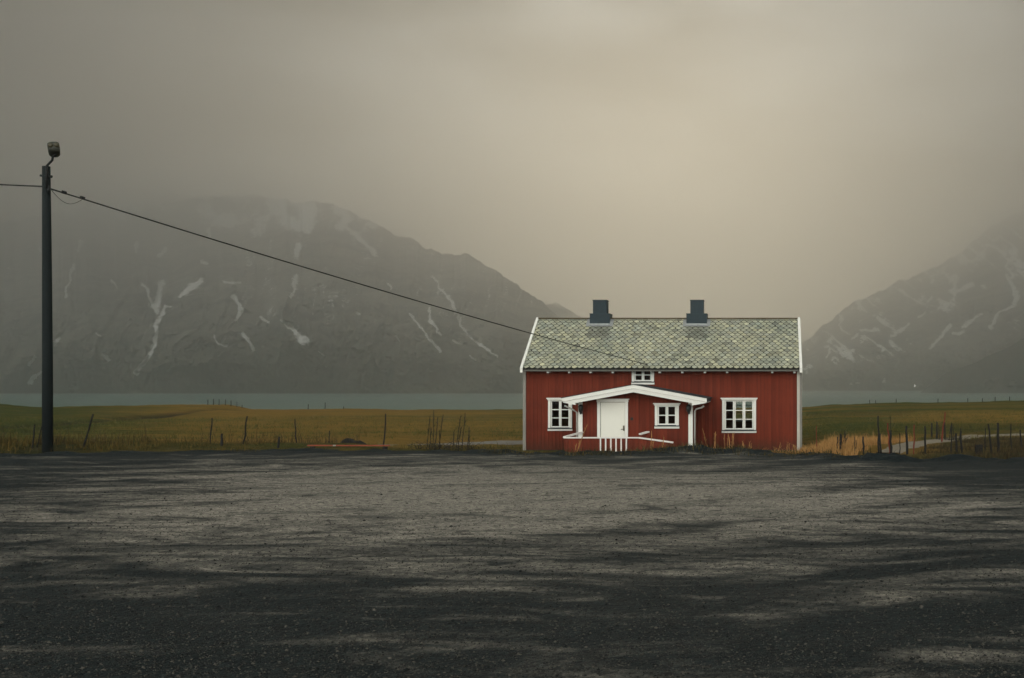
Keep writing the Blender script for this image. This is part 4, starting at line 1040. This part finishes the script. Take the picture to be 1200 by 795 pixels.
def weed(name, label, cat, group, stems, d, mat, rad=.011, brush=0, seed=0, bx=None):
    rr = random.Random(seed); m = MB()
    st_ = sorted(stems); rx_ = [X(q[0], d) for q in st_]
    if len(rx_) > 1: m.tube([(x_, d, lotz(x_, d)-.045) for x_ in rx_], .02, 5, .6)
    for (a, yb, c, yt) in stems:
        dj = d+rr.uniform(-.02, .02); x0 = X(a, dj); z0 = lotz(x0, dj)-.05; p0 = Vector((x0, dj, z0)); p1 = Vector((X(c, dj), dj+rr.uniform(-.05, .05), Z(yt, dj)))
        pts = [p0.lerp(p1, t)+Vector((rr.uniform(-.012, .012), 0, 0))*(0 < t < 1) for t in (0, .2, .4, .6, .8, 1)]
        m.tube(pts, [rad, rad*.95, rad*.9, rad*.9, rad*1.25, rad*.7], 5, rr.uniform(.7, 1.3))
        for k in range(7):                      # seed heads and dead leaves
            t = rr.uniform(.45, 1.0) if k > 1 else rr.uniform(.1, .4); q = p0.lerp(p1, t); L = rr.uniform(.04, .12)
            m.tube([q, q+Vector((rr.uniform(-.6, .6)*L, rr.uniform(-.4, .4)*L, L))], [rad*.7, rad*.3], 4, rr.uniform(.7, 1.3))
    for k in range(brush):
        a, yb = rr.choice(stems)[:2]; dj = d+rr.uniform(-.5, .5); x0 = X(a, dj)+rr.gauss(0, .35); z0 = lotz(x0, dj)-.04; L = abs(rr.gauss(.14, .07))+.05
        m.tube([(x0, dj, z0), (x0+rr.uniform(-.5, .5)*L, dj+rr.uniform(-.3, .3)*L, z0+L*.6), (x0+rr.uniform(-1, 1)*L, dj, z0+L)], [.007, .006, .003], 4, rr.uniform(.6, 1.4))
    o = m.build(name, M[mat]); return tag(o, label, cat, group)
weed('tall_weed', 'taller clump of dark weed stalks beside the pale road, left of the two', 'weeds', 'clumps of tall dark weed stalks', [(500,523,503.4,487.5),(507.4,523,508,480.5),(509.3,522,512.8,489),(513.8,522,519.2,486),(504,522,505,500),(516,523,515,505)], 29.6, 'twig', brush=70, seed=1)
weed('tall_weed', 'clump of slanting dark weed stalks nearer the house, the right of the two', 'weeds', 'clumps of tall dark weed stalks', [(530.7,527,531.2,506),(533.6,523,540.4,487.5),(536,523,540.6,500),(541.2,526,545.4,484),(549.8,526,550.2,500),(547,526,549,510)], 29.0, 'twig', brush=55, seed=2)
DG = 'dry orange stalks growing along the foot of the house'
weed('dry_stalks', 'dry orange stalks rising beside the left corner of the deck railing', 'dry stalks', DG, [(673.5,531,688,498),(674,531,680,516),(671,531,676,520)], 44.6, 'straw', .013, 8, 3)
weed('dry_stalks', 'single dry orange stalk in front of the sloping deck handrail', 'dry stalks', DG, [(762.6,526,763.6,505),(763.4,526,766,517)], 44.3, 'straw', .012, 5, 4)
weed('dry_stalks', 'short dry orange stalks at the low end of the sloping handrail', 'dry stalks', DG, [(775.8,526,778,513),(777,525,776,518)], 44.2, 'straw', .011, 6, 5)
weed('dry_stalks', 'leaning dry stalks between the porch downpipe and the right window', 'dry stalks', DG, [(831,524,823,502),(832,523,825,513),(836,524,838,508),(838,524,838.5,506),(839,524,837,515)], 47.5, 'straw', .015, 12, 6)
weed('dry_stalks', 'tall dry stalks standing below the left half of the right window', 'dry stalks', DG, [(849.5,525,849,508),(852,525,853.5,509),(857,526,858.8,507),(859,526,860,509),(855,526,855,514)], 47.5, 'straw', .015, 18, 7)
weed('dry_stalks', 'low tufted dry stalks below the right half of the right window', 'dry stalks', DG, [(868,529,870.5,518),(871,529,871,519),(877,529,878.6,519),(880,529,880,521),(874,529,872,523)], 47.5, 'straw', .014, 34, 8)
weed('dry_stalks', 'small dry tuft against the blank red wall right of the right window', 'dry stalks', DG, [(911,529,914,521),(914,529,914.4,520),(909,529,907,525)], 47.5, 'straw', .014, 26, 9)
weed('dry_stalks', 'dry tuft close to the right-hand corner of the house', 'dry stalks', DG, [(922,529,922.5,521),(925,529,924.6,520),(928,529,930,521),(932,529,931,523)], 47.5, 'straw', .014, 34, 10)
weed('bare_shrub', 'bare twiggy shrub behind the stout pair of fence posts nearest the house', 'shrub', None, [(988,531,990,505),(989,531,991.5,507),(987,531,986.6,510),(988,531,993,512)], 30.4, 'twig', .010, 22, 11)
weed('bare_shrub', 'bare twiggy shrub spreading beyond the track in front of the leaning reddish stick', 'shrub', None, [(1108,506,1106,498),(1112,506,1114,499),(1118,506,1117,500),(1101,506,1100,499),(1124,506,1126,501)], 50, 'twig', .02, 60, 12)
# slatted crate in the rough grass on the right
cd_ = 29.0; cx0, cx1 = X(1144, cd_), X(1151.6, cd_); gzc = lotz((cx0+cx1)/2, cd_)
crate = thing('slatted_crate', ((cx0+cx1)/2, cd_, gzc), 'small dark slatted crate half hidden in the rough grass left of the leaning posts', 'crate')
mb = MB()
for k in range(4): mb.box(cx0, cx1, cd_-.02, cd_+.0, gzc+.02+k*.062, gzc+.06+k*.062)
for k in range(4): mb.box(cx0, cx1, cd_+.2, cd_+.22, gzc+.02+k*.062, gzc+.06+k*.062)
mb.build('slat', M['post'], crate)
for x_ in (cx0, (cx0+cx1)/2-.01, cx1-.025): mb = MB(); mb.box(x_, x_+.025, cd_+.001, cd_+.199, gzc, gzc+.26); mb.build('corner_post', M['post'], crate)

# ------------------------------------------------------------------ far shore: farmhouses and a yard lamp
def farm(px, d, w, h, label, wallm='farm', z=None):
    x = X(px, d); z0 = z; t = thing('farmhouse', (x, d, z0), label, 'farmhouse', 'pale buildings on the far shore')
    mb = MB(); mb.box(x-w/2, x+w/2, d, d+w*.7, z0-4, z0+h); mb.add([(x-w/2,d,z0+h),(x-w/2,d+w*.7,z0+h),(x-w/2,d+w*.35,z0+h*1.75),(x+w/2,d,z0+h),(x+w/2,d+w*.7,z0+h),(x+w/2,d+w*.35,z0+h*1.75)], [(0,2,1),(3,4,5)]); mb.build('wall', M[wallm], t)
    mb = MB()
    for y0, y1 in ((d-.8, d+w*.35), (d+w*.7+.8, d+w*.35)):
        za = h*1.0-.5; mb.hexa([(x-w/2-.6,y0,z0+za),(x+w/2+.6,y0,z0+za),(x+w/2+.6,y1,z0+h*1.76),(x-w/2-.6,y1,z0+h*1.76)], [(x-w/2-.6,y0,z0+za+.4),(x+w/2+.6,y0,z0+za+.4),(x+w/2+.6,y1,z0+h*1.76+.4),(x-w/2-.6,y1,z0+h*1.76+.4)])
    mb.build('roof', M['farmroof'], t)
    for k in (-.25, .25):
        mb = MB(); mb.box(x+k*w-.7, x+k*w+.7, d-.08, d-.01, z0+h*.35, z0+h*.7); mb.build('window', M['dark'], t)
farm(995, 2860, 17, 7, 'widest pale farmhouse on the far shore, left of its neighbour', z=Z(449.2, 2860))
farm(1005, 2860, 11, 7, 'narrow pale farmhouse right beside the widest one on the far shore', z=Z(448, 2860))
farm(1035.5, 2870, 9, 8, 'solitary small tan farmhouse on the far shore midway to the bright yard lamp', z=Z(446.8, 2870))
yd = 2870.0; yx = X(1072, yd); yl = thing('yard_lamp', (yx, yd, Z(454.5, yd)), 'bright white yard lamp shining on the far shore', 'yard lamp')
mb = MB(); mb.tube([(yx, yd, -14), (yx, yd, Z(452.4, yd))], .15, 6); mb.build('lamp_post', M['post'], yl)
lm = bpy.data.materials.new('lit_lamp'); lm.use_nodes = True; bs = lm.node_tree.nodes['Principled BSDF']; bs.inputs['Emission Color'].default_value = (1, .95, .85, 1); bs.inputs['Emission Strength'].default_value = 12
mb = MB(); zc = Z(452.2, yd); mb.tube([(yx,yd,zc-1.1),(yx,yd,zc-.8),(yx,yd,zc),(yx,yd,zc+.8),(yx,yd,zc+1.1)], [.2,.9,1.1,.9,.2], 10); mb.build('lamp_globe', lm, yl)
